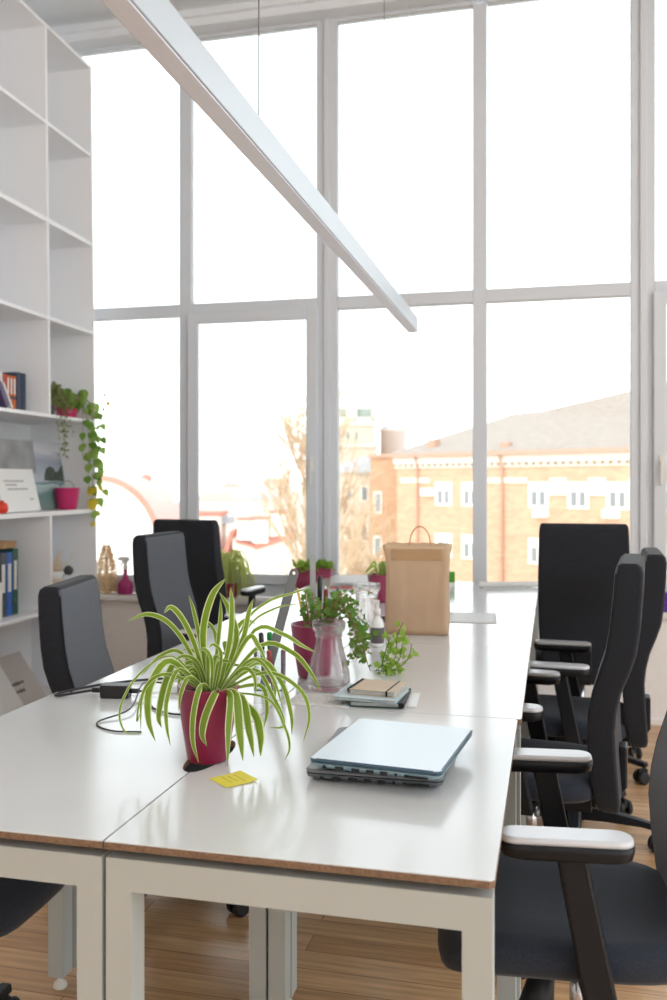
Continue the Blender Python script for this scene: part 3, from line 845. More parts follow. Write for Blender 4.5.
notebook(.238, .960, .7630, radians(-6), .116, .118, .0125, 'notebook_beige', 'beige notebook with elastic band and wire binding on top of the stack', elastic=True, rings=True)

# glass carafes
def carafe(x, y, s, label, prof_in=None):
    t = thing('carafe', label, 'glass carafe', (x, y, .7405), 0, 'glass carafes on the desks')
    out = [(.050, 0), (.056, .006), (.057, .02), (.054, .045), (.045, .08), (.036, .115), (.033, .135), (.036, .145), (.042, .152), (.044, .160), (.044, .172), (.043, .175)]
    inn = [(.040, .175), (.041, .160), (.039, .154), (.033, .147), (.030, .135), (.033, .115), (.042, .08), (.051, .045), (.053, .02), (.049, .012), (.001, .011)]
    bm = BM(); lathe(bm, [(r * s, z * s) for r, z in out + inn], 32); obj('glass_body', bm, 'jug_glass', t)
    bm = BM(); lathe(bm, [(.0345 * s, .1335 * s), (.0362 * s, .1355 * s), (.0372 * s, .140 * s), (.0345 * s, .1415 * s)], 32, caps=False); obj('neck_ring', bm, 'jug_glass', t)
carafe(.088, 1.05, 1.0, 'clear glass carafe in front of the plum ivy pot, nearest of the two')
carafe(.035, 1.80, 1.08, 'clear glass carafe behind the ivy, left of the paper bag')

# small clear bottle
t = thing('bottle', 'small clear bottle with a dark label standing before the paper bag', 'bottle', (.098, 1.668, .7405))
bm = BM(); lathe(bm, [(.020, 0), (.022, .004), (.022, .072), (.018, .086), (.010, .094), (.009, .100), (.001, .1)], 20); obj('bottle_body', bm, 'bottle_clear', t)
bm = BM(); lathe(bm, [(.011, .1005), (.011, .122), (.006, .124), (.006, .14)], 14); box(bm, -.016, .006, -.006, .006, .138, .150); obj('pump_cap', bm, 'spray_white', t)
bm = BM(); lathe(bm, [(.0222, .012), (.0226, .013), (.0226, .062), (.0222, .063)], 20, caps=False); obj('bottle_label', bm, 'bottle_label', t)

# paper bag
t = thing('paper_bag', 'brown kraft paper bag with rope handles on the desk', 'paper bag', (.188, 1.965, .7405), radians(3))
bm = BM()
rings = []
N = 56
def bagring(w, d, z, jag=0.0, seed=1):
    rn = random.Random(seed); pts = rrect(w, d, .006, 2); 
    # resample along the outline
    P_ = [Vector((a, b, 0)) for a, b in pts]; P_.append(P_[0]); Ls = [0]
    for a, b in zip(P_[:-1], P_[1:]): Ls.append(Ls[-1] + (b - a).length)
    out = []
    for i in range(N):
        s = Ls[-1] * i / N
        k = max(j for j in range(len(Ls) - 1) if Ls[j] <= s)
        f = (s - Ls[k]) / max(1e-9, Ls[k + 1] - Ls[k]); p = P_[k].lerp(P_[k + 1], f)
        pin = .012 * max(0, 1 - abs(p.y) / (d / 2)) * (1 if abs(p.x) > w / 2 - .004 else 0) * min(1, z / .2)   # side gussets fold in
        p = Vector((p.x - pin * (1 if p.x > 0 else -1), p.y, 0))
        out.append((p.x + rn.uniform(-.0022, .0022), p.y + rn.uniform(-.0025, .0025), z + (rn.uniform(-jag, jag))))
    return out
for i, (w, d, z, j) in enumerate(((.214, .11, .001, 0), (.220, .114, .02, 0), (.222, .112, .08, .002), (.220, .108, .15, .003), (.222, .108, .22, .003), (.228, .106, .275, .002), (.236, .104, .300, .0015), (.238, .104, .315, .003))):
    rings.append(bagring(w, d, z, j, 40 + i))
R = loft(bm, rings, caps=False)
face(bm, list(reversed(R[0])))
o = obj('bag_body', bm, 'kraft', t)
so_ = o.modifiers.new('solid', 'SOLIDIFY'); so_.thickness = .0008; so_.offset = -1
bm = BM(); box(bm, -.088, .088, -.0565, -.0535, .262, .300); obj('patch_shade', bm, 'kraft_shade', t)  # dark strip paints the band where less window light shines through
for yy in (-.040, .040):
    bm = BM(); off = .0 if yy < 0 else .004
    pts = [(-.035 + off, yy, .28), (-.037 + off, yy, .31), (-.032 + off, yy, .345), (-.012 + off, yy, .372), (.012 + off, yy, .372), (.032 + off, yy, .345), (.037 + off, yy, .31), (.035 + off, yy, .28)]
    if yy < 0: pts = [(x * .96, y + .0 - .0 * z, .28 + (z - .28) * (.22)) for x, y, z in pts]
    tube(bm, cr(pts, 5), .0024, 8); obj('handle', bm, 'cardboard_tan', t)

# pen holders with their contents
def holder(x, y, w, h, label, m='acrylic'):
    t = thing('pen_holder', label, 'pen holder', (x, y, .7405), radians(8))
    bm = BM()
    for a, b, c, d in ((-w, w, -w, -w + .002), (-w, w, w - .002, w), (-w, -w + .002, -w + .002, w - .002), (w - .002, w, -w + .002, w - .002)): box(bm, a, b, c, d, 0, h)
    box(bm, -w + .002, w - .002, -w + .002, w - .002, 0, .002); obj('cup', bm, m, t)
    return t
holder(-.062, 1.02, .036, .105, 'clear acrylic pen holder behind the large spider plant')
holder(-.015, 1.345, .036, .10, 'clear acrylic pen holder behind the plum ivy pot')
def ruler(p, q, w, m, label, hole=True):
    p, q = Vector(p), Vector(q); d = (q - p); L = d.length; d.normalize()
    side = d.cross(VD).normalized(); nor = side.cross(d).normalized()
    M = Matrix((side.to_4d(), nor.to_4d(), d.to_4d(), (0, 0, 0, 1))).transposed()
    M = Matrix(((side.x, nor.x, d.x, p.x), (side.y, nor.y, d.y, p.y), (side.z, nor.z, d.z, p.z), (0, 0, 0, 1)))
    bm = BM(); hw = w / 2
    poly = [(-hw, 0), (hw, 0)] + [(hw * cos(a), L - hw + hw * sin(a)) for a in [pi * k / 12 for k in range(13)]]
    A = [bm.verts.new(M @ Vector((a, -.0005, b))) for a, b in poly]; B = [bm.verts.new(M @ Vector((a, .0005, b))) for a, b in poly]
    n = len(poly)
    for i in range(n): face(bm, [A[i], A[(i + 1) % n], B[(i + 1) % n], B[i]])
    # ring face around a hanging hole
    if hole:
        hr = w * .17; k = 12
        C_ = {}
        for V, s in ((A, -.0005), (B, .0005)):
            H = [bm.verts.new(M @ Vector((hr * cos(2 * pi * i / k), s, L - hw + hr * sin(2 * pi * i / k)))) for i in range(k)]
            C_[s] = H
            # split: lower rect + fan strip between the round end and the hole
            lo1 = bm.verts.new(M @ Vector((-hw, s, L - hw * 2.2))); lo2 = bm.verts.new(M @ Vector((hw, s, L - hw * 2.2)))
            face(bm, [V[0], V[1], lo2, lo1])
            arc = V[2:]            # from +x over the top to -x : 13 pts
            for i in range(6):     # upper half of the hole: two arc steps each
                face(bm, [arc[2 * i], arc[2 * i + 1], arc[2 * i + 2], H[i + 1], H[i]])
            face(bm, [lo2, arc[0], H[0], H[11], H[10], H[9]]); face(bm, [lo1, lo2, H[9]]); face(bm, [arc[12], lo1, H[9], H[8], H[7], H[6]])
        for i in range(k):
            face(bm, [C_[-.0005][i], C_[-.0005][(i + 1) % k], C_[.0005][(i + 1) % k], C_[.0005][i]])
    else:
        face(bm, A); face(bm, B[::-1])
    o = obj('ruler', bm, m)
    tag(o, label, 'ruler')
    bm = BM()
    for i in range(1, int(L / .005) - 6):
        ln = .006 if i % 2 == 0 else .003
        box(bm, hw - ln, hw - .0006, -.0008, -.0005, i * .005, i * .005 + .0006, M=M)
    obj('graduation', bm, 'ink', o)
    return o
ruler((-.072, 1.0, .750), (.006, 1.02, 1.052), .024, 'steel', 'grey steel ruler with a hole, leaning from the nearer pen holder')
ruler((-.028, 1.335, .746), (-.033, 1.34, 1.062), .017, 'steel_light', 'pale metal ruler standing upright in the pen holder behind the ivy')
def pen(p, q, r, m, label, tip='pen_black', cat='pen'):
    p, q = Vector(p), Vector(q); d = q - p
    t = thing('pen', label, cat, p)
    bm = BM(); tube(bm, [d * .06, d * .68], r, 8); obj('barrel', bm, m, t)
    bm = BM(); tube(bm, [d * .68, d * .70, d * .97, d], [r * 1.0, r * 1.18, r * 1.15, r * .7], 8); obj('pen_cap', bm, tip, t)
    bm = BM(); tube(bm, [Vector((0, 0, 0)), d * .06], [r * .25, r * .9], 8); obj('pen_tip', bm, 'pen_black', t)
    return t
hx, hy = -.062, 1.02
pen((hx - .012, hy - .008, .7435), (hx - .022, hy - .01, .885), .006, 'pen_black', 'black marker in the nearer pen holder', 'pen_black')
pen((hx + .003, hy + .010, .7435), (hx - .006, hy + .014, .883), .007, 'pen_green', 'green capped marker in the nearer pen holder', 'pen_green')
pen((hx + .012, hy - .012, .7435), (hx + .004, hy - .024, .842), .006, 'pen_red', 'red marker low in the nearer pen holder', 'pen_red')
pen((hx - .018, hy + .012, .7435), (hx - .030, hy + .022, .852), .005, 'notebook_teal', 'dark teal pen in the nearer pen holder', 'pen_black')
hx, hy = -.015, 1.345
pen((hx - .002, hy + .006, .7435), (hx - .002, hy + .020, .998), .0062, 'pen_green', 'green marker with black cap in the pen holder behind the ivy', 'pen_black')
pen((hx + .006, hy - .010, .7435), (hx + .003, hy - .02, .925), .006, 'pen_orange', 'orange marker in the pen holder behind the ivy', 'pen_orange')
pen((hx + .013, hy + .0, .7435), (hx + .022, hy - .0, .962), .006, 'pen_wine', 'dark red pen in the pen holder behind the ivy', 'pen_wine')
pen((hx - .016, hy - .012, .7435), (hx - .062, hy - .015, .965), .003, 'pen_yellow', 'thin yellow pencil leaning left in the pen holder behind the ivy', 'pen_yellow', 'pencil')
pen((hx + .012, hy + .012, .7435), (hx + .012, hy + .028, .968), .004, 'plug_white', 'white pen in the pen holder behind the ivy', 'plug_white')
pen((hx - .008, hy - .014, .7435), (hx + .068, hy - .030, .975), .0042, 'steel', 'grey metal pen leaning right in the pen holder behind the ivy', 'steel')

# power adapter and cables
t = thing('power_adapter', 'black laptop power adapter on the left desk', 'power adapter', (-.405, .832, .7405), radians(9))
bm = BM(); rr = [[(x, y, z) for x, y in rrect(.072 * k, .040 * k, .006, 3)] for k, z in ((.95, 0), (1, .004), (1, .028), (.94, .032))]
loft(bm, rr, smooth=False); obj('adapter_body', bm, 'adapter', t)
bm = BM(); tube(bm, [(.036, 0, .016), (.060, 0, .016)], .006, 10); tube(bm, [(-.060, 0, .016), (-.036, 0, .016)], .006, 10); obj('strain_relief', bm, 'cable', t)
def cable(name, pts, r, label, m='cable'):
    bm = BM(); tube(bm, cr(pts, 6), r, 8); return tag(obj(name, bm, m), label, 'cable')
cable('power_cable', [(-.465, .822, .756), (-.50, .80, .752), (-.54, .795, .7445), (-.555, .82, .7445), (-.50, .93, .7445), (-.40, 1.02, .7445), (-.30, 1.06, .7445), (-.20, 1.03, .7445), (-.14, .95, .7445)], .0032, 'black cable running from the power adapter along the left desk edge')
cable('charger_cable', [(-.345, .842, .7565), (-.32, .85, .751), (-.30, .80, .7435), (-.25, .73, .7435), (-.18, .70, .7435), (-.12, .74, .7435), (-.10, .82, .7435)], .0024, 'thin black charger cable curving behind the spider plant')
cable('looped_cable', [(-.22, .93, .7435), (-.34, .955, .752), (-.365, .90, .76), (-.30, .70, .750), (-.33, .60, .7425), (-.27, .545, .7425), (-.20, .55, .7425)], .0018, 'looped thin grey-black cable at the left of the spider plant')
t = thing('cable_plug', 'pale grey cable plug lying beside the black power adapter', 'plug', (-.268, .915, .7405), radians(12))
bm = BM(); box(bm, -.03, .028, -.011, .011, 0, .017); obj('plug_body', bm, 'plug_white', t, bevel=.003)
bm = BM(); tube(bm, [(.028, 0, .009), (.05, 0, .009)], .004, 8); obj('plug_sleeve', bm, 'cable', t)

# far end of the desks
t = thing('paper_stack', 'sheaf of white papers with curling top sheet on the far left desk', 'papers', (-.35, 3.36, .7405), radians(12))
bm = BM(); box(bm, -.12, .10, -.128, .12, 0, .004); obj('red_folder', bm, 'red_plastic', t)
bm = BM()
for k in range(6):
    n = 8; A = []
    for j in range(n + 1):
        f = j / n; A.append([bm.verts.new((-.125 + .23 * i / 3 + .005 * k, -.13 + .26 * f + .003 * k, .0055 + k * .004 + (.022 - .002 * k) * f ** 1.5)) for i in range(4)])
    for j in range(n):
        for i in range(3): face(bm, [A[j][i], A[j][i + 1], A[j + 1][i + 1], A[j + 1][i]], 0, True)
obj('sheets', bm, 'paper', t)
t = thing('paper_roll', 'long white rolled paper lying across the far end of the right desk', 'paper roll', (.455, 3.44, .7405), radians(19))
bm = BM(); sp_ = [(.0012 * a + .004) for a in range(0)]
pts = [((.010 + .0065 * k / 30) * cos(k * .45), (.010 + .0065 * k / 30) * sin(k * .45) + .0165) for k in range(0, 31)]
A = [[bm.verts.new((x, y, z)) for y, z in [(p[0], p[1]) for p in pts]] for x in (-.17, .155)]
for i in range(len(pts) - 1): face(bm, [A[0][i], A[0][i + 1], A[1][i + 1], A[1][i]], 0, True)
obj('roll', bm, 'paper', t)
bm = BM(); box(bm, -.16, .10, -.07, -.005, .0, .0015); obj('loose_edge', bm, 'paper', t)
t = thing('small_box', 'small green carton behind the right edge of the paper bag', 'box', (.135, 3.40, .7405), radians(5))
bm = BM(); box(bm, -.035, .035, -.02, .02, 0, .078); obj('carton', bm, 'green_box', t, bevel=.002)
bm = BM(); box(bm, -.035, .035, -.021, -.0201, .0, .025); obj('carton_band', bm, 'box_white', t)

# ------------------------------------------------------------------ things on the bookshelf
def onshelf(name, label, cat, u, w, i, rz=0, group=None):
    p = SW(u, w, ZB(i)); return thing(name, label, cat, p, SHA + rz, group)
# books: local x = out of the shelf (spine side), y = along the shelf toward the window
BG = 'books standing on the shelf left of the trailing plants'
def book(u, th, h, d, m, label, w=.10, lab=None, band=None, lean=0, i=3):
    t = onshelf('book', label, 'book', u, w + d / 2, i, 0, BG)
    if lean: t.rotation_euler = (lean, 0, SHA); t.location.z += th / 2 * sin(lean) + .001
    bm = BM(); box(bm, -d / 2, d / 2, -th / 2, -th / 2 + .002, 0, h); box(bm, -d / 2, d / 2, th / 2 - .002, th / 2, 0, h); box(bm, d / 2 - .003, d / 2, -th / 2 + .002, th / 2 - .002, 0, h)
    obj('cover', bm, m, t, bevel=.0008)
    bm = BM(); box(bm, -d / 2 + .003, d / 2 - .0035, -th / 2 + .0022, th / 2 - .0022, .003, h - .003); obj('pages', bm, 'paper', t)
    if lab:
        bm = BM(); box(bm, d / 2, d / 2 + .0006, -th * .32, th * .32, h * lab[0], h * lab[1]); obj('spine_label', bm, 'book_white', t)
    if band:
        bm = BM(); box(bm, d / 2, d / 2 + .0005, -th / 2, th / 2, h * band[0], h * band[1]); obj('spine_band', bm, band[2], t)
book(.615, .040, .212, .15, 'book_navy', 'thick navy book at the right end of the book row')
book(.660, .040, .212, .15, 'book_slate', 'thick slate-blue book beside the navy one at the end of the row')
book(.703, .024, .186, .13, 'book_orange', 'orange book with white spine label next to the slate-blue book', lab=(.48, .92), band=(.34, .42, 'book_navy'))
book(.733, .024, .186, .13, 'book_orange', 'orange book with white spine label in the middle of the orange trio', lab=(.48, .92), band=(.34, .42, 'book_navy'))
book(.763, .024, .186, .13, 'book_orange', 'orange book with white spine label beside the red book', lab=(.48, .92), band=(.34, .42, 'book_navy'))
book(.794, .030, .190, .13, 'book_red', 'plain red book between the orange books and the white one')
book(.826, .026, .194, .13, 'book_white', 'white book standing left of the red book on the shelf')
book(.875, .014, .145, .12, 'book_white', 'thin white book leaning at the front of the book row', w=.005, lean=.60)
book(.915, .03, .135, .12, 'book_purple', 'purple book leaning behind the thin white one', w=.005, lean=.60)
# binders
BD = 'lever arch binders on the lower shelf'
def binder(u, th, h, d, m, label, w=.10):
    t = onshelf('binder', label, 'binder', u, w + d / 2, 1, 0, BD)
    bm = BM(); box(bm, -d / 2, d / 2, -th / 2, -th / 2 + .003, 0, h); box(bm, -d / 2, d / 2, th / 2 - .003, th / 2, 0, h); box(bm, d / 2 - .004, d / 2, -th / 2 + .003, th / 2 - .003, 0, h)
    obj('cover', bm, m, t, bevel=.001)
    bm = BM(); box(bm, -d / 2 + .01, d / 2 - .005, -th / 2 + .004, th / 2 - .004, .006, h - .012); obj('pages', bm, 'paper', t)
    bm = BM(); box(bm, d / 2, d / 2 + .0008, -th * .27, th * .27, h * .38, h * .82); obj('spine_label', bm, 'book_white', t)
    bm = BM(); 
    M = Matrix.Translation((d / 2 + .0006, 0, h * .22)) @ Matrix.Rotation(pi / 2, 4, 'Y')
    tube(bm, [M @ Vector((.010 * cos(a), .010 * sin(a), 0)) for a in [2 * pi * k / 14 for k in range(15)]], .0018, 5); obj('finger_ring', bm, 'steel', t)
binder(.715, .050, .345, .26, 'binder_green', 'dark green binder at the right end of the binder row')
binder(.770, .052, .330, .26, 'binder_blue', 'blue binder with white label beside the green one')
binder(.826, .052, .330, .26, 'binder_dark', 'dark grey binder left of the blue one')
t = onshelf('cardboard_tray', 'flat tan cardboard box lying on top of the binders', 'box', .715, .23, 1, .1); t.location.z = ZB(1) + .3465
bm = BM(); box(bm, -.10, .10, -.085, .065, 0, .03); obj('tray', bm, 'cardboard_tan', t, bevel=.004)
bm = BM(); box(bm, -.102, .102, -.087, .067, .03, .036); obj('lid', bm, 'cardboard_tan', t, bevel=.003)
t = onshelf('storage_box', 'white lidded storage box at the front of the lower shelf', 'box', 1.0, .055, 1)
t.location = SW(1.01, .05, ZB(1))
bm = BM(); box(bm, -.07, .03, -.10, .05, 0, .165); obj('box_body', bm, 'box_white', t, bevel=.004)
bm = BM(); box(bm, -.073, .033, -.103, .053, .165, .195); obj('lid', bm, 'box_white', t, bevel=.004)
# ornaments in the right lower cell
t = onshelf('twig_vase', 'beige vase with dried twigs and a dark ball in the shelf cell by the window', 'vase', .37, .07, 1)
bm = BM(); lathe(bm, [(.035, 0), (.052, .03), (.056, .08), (.046, .13), (.040, .15), (.044, .158), (.037, .158), (.034, .13), (.001, .12)], 22); obj('vase_body', bm, 'beige_ceramic', t)
bm = BM(); lathe(bm, [(.0405, .15), (.047, .166), (.050, .19), (.046, .196), (.044, .19), (.040, .168)], 22, caps=False); obj('rim_band', bm, 'box_white', t)
bm = BM(); rn = random.Random(8)
for i in range(34):
    d = Vector((rn.uniform(-.5, .5), rn.uniform(-.6, .8), 1)); tube(bm, [(0, 0, .12), d * .06 + Vector((0, 0, .12)), d * rn.uniform(.11, .19) + Vector((rn.uniform(-.01, .01), 0, .12))], .0024, 4)
obj('twigs', bm, 'straw', t)
bm = BM(); lathe(bm, [(.002, -.028), (.014, -.024), (.024, -.013), (.028, 0), (.024, .013), (.014, .024), (.002, .028)], 20, (.06, .05, .195)); tube(bm, [(.0, .0, .12), (.055, .046, .185)], .002, 5); obj('dark_ball', bm, 'dark_ball', t)

# picture, plaque and pink pot in the wide cell
PXY = SW(.08, .13, ZB(2))
t = thing('painting', 'seascape picture with a dark rock leaning at the back of the wide shelf cell', 'picture', (PXY.x - .01, PXY.y, PXY.z + .004), SHA)
t.rotation_euler = (0, -.14, SHA)
bm = BM(); box(bm, -.018, 0, -.66, 0, 0, .395); obj('canvas', bm, 'painting', t, bevel=.001)
bm = BM(); rn = random.Random(3)
rock = [(-.225, .165), (-.215, .20), (-.19, .235), (-.15, .248), (-.11, .24), (-.09, .215), (-.06, .22), (-.03, .245), (-.001, .262), (-.001, .160)]
prism(bm, rock, 0, .0012, 'x'); obj('painted_rock', bm, 'rock_dark', t)
bm = BM(); box(bm, 0, .001, -.655, -.30, .205, .39); obj('painted_cloud', bm, 'cloud_grey', t)
q = SW(.50, .07, ZB(2))
t = thing('plaque', 'white plaque with faint grey lettering in front of the seascape', 'plaque', (q.x, q.y, q.z + .003), SHA)
t.rotation_euler = (0, -.24, SHA)
bm = BM(); box(bm, -.008, 0, -.36, 0, 0, .232); obj('board', bm, 'box_white', t, bevel=.001)
bm = BM(); rn = random.Random(12)
for yy, a, b in ((.165, -.30, -.115), (.145, -.29, -.20), (.122, -.28, -.09)):
    x = a
    while x < b:
        w = rn.uniform(.006, .012); box(bm, 0, .0006, x, x + w, yy - .005, yy + .005); x += w + .004
box(bm, 0, .0006, -.085, -.052, .062, .07)
obj('lettering', bm, 'ink_light', t)
bm = BM()
for y, z in ((-.012, .22), (-.012, .012), (-.345, .22), (-.345, .012)):
    tube(bm, [(.0005, y, z), (.004, y, z)], .006, 10)
obj('standoff', bm, 'chrome', t)
t = onshelf('pink_pot', 'bright magenta pot with a thin wire handle beside the seascape', 'pot', .20, .078, 2)
flowerpot('pot_body', t, 'pot_pink', .072, .055, .125, soil=False)
bm = BM(); tube(bm, cr([VR * -.040 + Vector((0, 0, .12)), VR * -.032 + Vector((0, 0, .15)), Vector((0, 0, .166)), VR * .032 + Vector((0, 0, .15)), VR * .042 + Vector((0, 0, .12))], 5), .0018, 6); obj('wire_handle', bm, 'wire', t)
t = onshelf('red_ball', 'small red object at the left edge of the picture in front of the plaque', 'ornament', .93, .035, 2)
bm = BM(); lathe(bm, [(.012, 0), (.026, .01), (.03, .03), (.024, .05), (.010, .058), (.001, .059)], 18); obj('ornament_body', bm, 'red_plastic', t)
bm = BM(); lathe(bm, [(.008, .056), (.008, .066), (.001, .067)], 10); obj('ornament_cap', bm, 'red_plastic', t)

# canvases leaning in the bottom cell
def board(u, w, L, h, lean, th, m, label, letters, cat='canvas'):
    q = SW(u, w, ZB(0)); t = thing('canvas_board', label, cat, (q.x, q.y, q.z + th * sin(lean) + .001), SHA, 'boards leaning in the bottom shelf')
    t.rotation_euler = (0, -lean, SHA)
    bm = BM(); box(bm, -th, 0, -L, 0, 0, h); obj('panel', bm, m, t, bevel=.001)
    if letters:
        bm = BM(); rn = random.Random(2)
        for yy, a, b in ((.20, -.27, -.25), (.155, -.27, -.125), (.11, -.25, -.16)):
            x = a
            while x < b:
                ww = rn.uniform(.008, .014); hh = rn.uniform(.006, .011); box(bm, 0, .0007, x, x + ww, yy - hh, yy + hh); x += ww + .004
        obj('lettering', bm, 'ink', t)
board(.40, .09, .42, .325, .60, .012, 'canvas_board', 'pale board with dark lettering leaning back in the bottom shelf', True)
board(.71, .035, .30, .36, .60, .036, 'box_white', 'thick blank white board leaning in front of the lettered one', False)

# trailing plants on the third shelf
t = onshelf('bushy_plant', 'bushy small-leaved plant in a dark pot on the shelf beside the divider', 'potted plant', .375, .12, 3)
flowerpot('flower_pot', t, 'binder_dark', .07, .055, .13)
bm = BM(); rn = random.Random(31)
for i in range(520):
    a = rn.uniform(0, 2 * pi); b = rn.uniform(-.5, 1.3); r = rn.uniform(.06, .095)
    p = Vector((r * cos(a) * cos(b) * .9 + .03, r * sin(a) * cos(b) * 1.0, .10 + r * sin(b) * .95))
    if p.z < .006: continue
    blade(bm, p, rv(1), rv(1) + Vector((1, -1, .4)), .024, .017, 'oval', 0)
for i in range(9):
    y = rn.uniform(-.09, .10); ln = rn.uniform(.05, .26)
    vine(bm, [(.05, y, .11), (.118, y, .06), (.125, y, -.02), (.128 + rn.uniform(0, .01), y + rn.uniform(-.02, .02), -.02 - ln)], .024, .016, 'oval', 500 + i, sr=.0008)
obj('foliage', bm, ['leaf_shrub', 'stem'], t, recalc=False)
t = onshelf('trailing_pothos', 'trailing pothos in a magenta pot hanging over the shelf end at the window', 'potted plant', .135, .11, 3)
flowerpot('flower_pot', t, 'pot_pink', .07, .055, .115)
bm = BM(); rn = random.Random(41)
def hleaf(p, d, L, mi=0):
    p = Vector(p); blade(bm, p, Vector(d), -VD + rv(.35), L, L * .8, 'heart', mi)
for i in range(34):
    a = rn.uniform(0, 2 * pi); d = Vector((cos(a) * .8 + .4, sin(a), rn.uniform(-.1, 1))); p = Vector((0, 0, .10)) + d * rn.uniform(.05, .085)
    tube(bm, [(0, 0, .10), p], .0015, 4, 1); hleaf(p, Vector((.3, rn.uniform(-.5, .5), -.9)), rn.uniform(.04, .08), rn.choice((0, 0, 3)))
VN = [  # vine paths (toward room, along shelf toward window, up), leaves along
 [(.0, 0, .11), (.09, .05, .10), (.125, .08, -.02), (.13, .085, -.20), (.125, .08, -.40), (.13, .09, -.60)],
 [(.0, 0, .11), (.09, .02, .08), (.12, .03, -.06), (.125, .035, -.22), (.12, .03, -.34), (.125, .04, -.44)],
 [(.0, 0, .11), (.08, .08, .12), (.13, .12, .02), (.14, .125, -.14), (.135, .12, -.28), (.145, .14, -.38), (.15, .15, -.43)],
 [(.0, 0, .11), (.07, .10, .12), (.13, .13, .02), (.165, .14, .06), (.175, .145, .17)],
 [(.0, 0, .11), (.10, -.02, .08), (.125, -.04, -.05), (.125, -.05, -.22)],
 [(.0, 0, .11), (.08, .11, .11), (.135, .135, .02), (.14, .13, -.2), (.135, .10, -.5), (.125, .08, -.64)],
]
for k, pts in enumerate(VN):
    c = cr(pts, 8); tube(bm, c, .0016, 5, 1); acc = 0; step = .058 if k != 3 else .038
    for a, b in zip(c[:-1], c[1:]):
        acc += (b - a).length
        if acc > step and b.z < .1 or (acc > step and k == 3):
            acc = 0; lat = rn.choice((-1, 1))
            L_ = rn.uniform(.042, .066) if k != 3 else .03
            far = b.z < -.36 or k == 3
            hleaf(b + Vector((.006, lat * .022, 0)), (rn.uniform(.1, .5), lat * rn.uniform(.2, .8), -.9), L_ * rn.uniform(.7, 1.25), 2 if far and rn.random() < .55 else rn.choice((0, 0, 3)))
obj('foliage', bm, ['leaf_pothos', 'stem', 'leaf_yellow', 'leaf_ivy'], t, recalc=False)

# ------------------------------------------------------------------ things on the sill
t = thing('pampas_bundle', 'fluffy straw-coloured dried grass bundle on the sill beside the bookshelf', 'dried grass', (-2.012, 3.835, .5925))
bm = BM(); lathe(bm, [(.02, 0), (.02, .03), (.015, .13), (.006, .24)], 10); rn = random.Random(51)
for i in range(2200):
    z = rn.uniform(.006, .29); a = rn.uniform(0, 2 * pi); rr_ = .054 * (1 if z < .16 else max(.12, 1 - (z - .16) / .15)) * rn.uniform(.5, 1.0)
    p = Vector((rr_ * cos(a) * 1.05, rr_ * sin(a) * .8, z)); d = Vector((cos(a), sin(a) * .8, rn.uniform(-.3, .9)))
    blade(bm, p, d, rv(1), rn.uniform(.014, .026), .005, 'oval')
obj('plumes', bm, 'straw', t, recalc=False)
t = thing('spray_bottle', 'magenta spray bottle with white trigger head on the window sill', 'spray bottle', (-1.885, 3.835, .5925))
bm = BM(); lathe(bm, [(.042, 0), (.046, .006), (.047, .05), (.043, .068), (.030, .084), (.018, .096), (.0135, .115), (.0125, .15), (.001, .151)], 26); obj('bottle_body', bm, 'spray_magenta', t)
bm = BM(); lathe(bm, [(.015, .1505), (.0155, .17), (.011, .178), (.001, .179)], 16)
prism(bm, [(-.048, .205), (-.05, .222), (-.02, .228), (.022, .226), (.03, .205), (.014, .198), (.010, .178), (-.010, .178), (-.012, .2)], -.011, .011, 'y')
prism(bm, [(-.022, .2), (-.030, .185), (-.038, .165), (-.033, .163), (-.022, .183), (-.014, .2)], -.006, .006, 'y')
obj('trigger_head', bm, 'spray_white', t, bevel=.002)

# ------------------------------------------------------------------ outside
GZ = -16.0
bm = BM(); box(bm, -160, 120, 10, 330, GZ - .5, GZ); o = obj('ground', bm, 'ground_pale'); o['kind'] = 'structure'

# long brick building, local x along the facade, y back into the building
bb = thing('brick_building', 'long orange brick building with hipped roof seen through the right windows', 'building', (-9.7, 60.0, GZ), atan2(-.518, .856))
G = -GZ
bm = BM(); box(bm, 0, 34, 0, 15, 0, G + 2.5); obj('brick_wall', bm, 'brick_orange', bb)
bm = BM(); box(bm, -.15, 34, -.25, 0, G + 2.5, G + 2.95); box(bm, -.15, 34, -.12, 0, G + 2.2, G + 2.3)
for i in range(68): box(bm, .1 + i * .5, .32 + i * .5, -.2, 0, G + 2.3, G + 2.48)
obj('cornice', bm, 'ext_cream_light', bb)
bm = BM(); box(bm, -.35, 34, -.55, .2, G + 2.96, G + 3.18); obj('gutter', bm, 'gutter_red', bb)
bm = BM()
E_ = [(-.3, -.5), (34.3, -.5), (34.3, 15.3), (-.3, 15.3)]
v = [bm.verts.new((x, y, G + 3.19)) for x, y in E_]; r0 = bm.verts.new((4.4, 7.6, G + 6.15)); r1 = bm.verts.new((30, 7.6, G + 9.6)); rm = bm.verts.new((6.6, 7.6, G + 6.2))
face(bm, [v[0], v[1], r1, rm, r0]); face(bm, [v[1], v[2], r1]); face(bm, [v[2], v[3], r0, rm, r1]); face(bm, [v[3], v[0], r0]); face(bm, v[::-1])
obj('roof', bm, 'roof_brown', bb)
bm = BM()
box(bm, 2.2, 2.8, .6, 1.2, G + 3.2, G + 4.15)
box(bm, 8.3, 8.9, .2, .7, G + 3.2, G + 3.75)
obj('chimney', bm, 'gutter_red', bb)
for a, b in ((.4, 2.9), (7.6, 10.4)):
    bm = BM(); box(bm, a, b, -.08, 0, G + 1.22, G + 1.55); obj('string_course', bm, 'ext_cream_light', bb)
for c in (12.55, 15.05, 17.5, 20.0, 22.5):
    bm = BM(); box(bm, c - .55, c + .55, -.1, 0, G + .5, G + 1.53); obj('lintel_block', bm, 'ext_cream_light', bb)
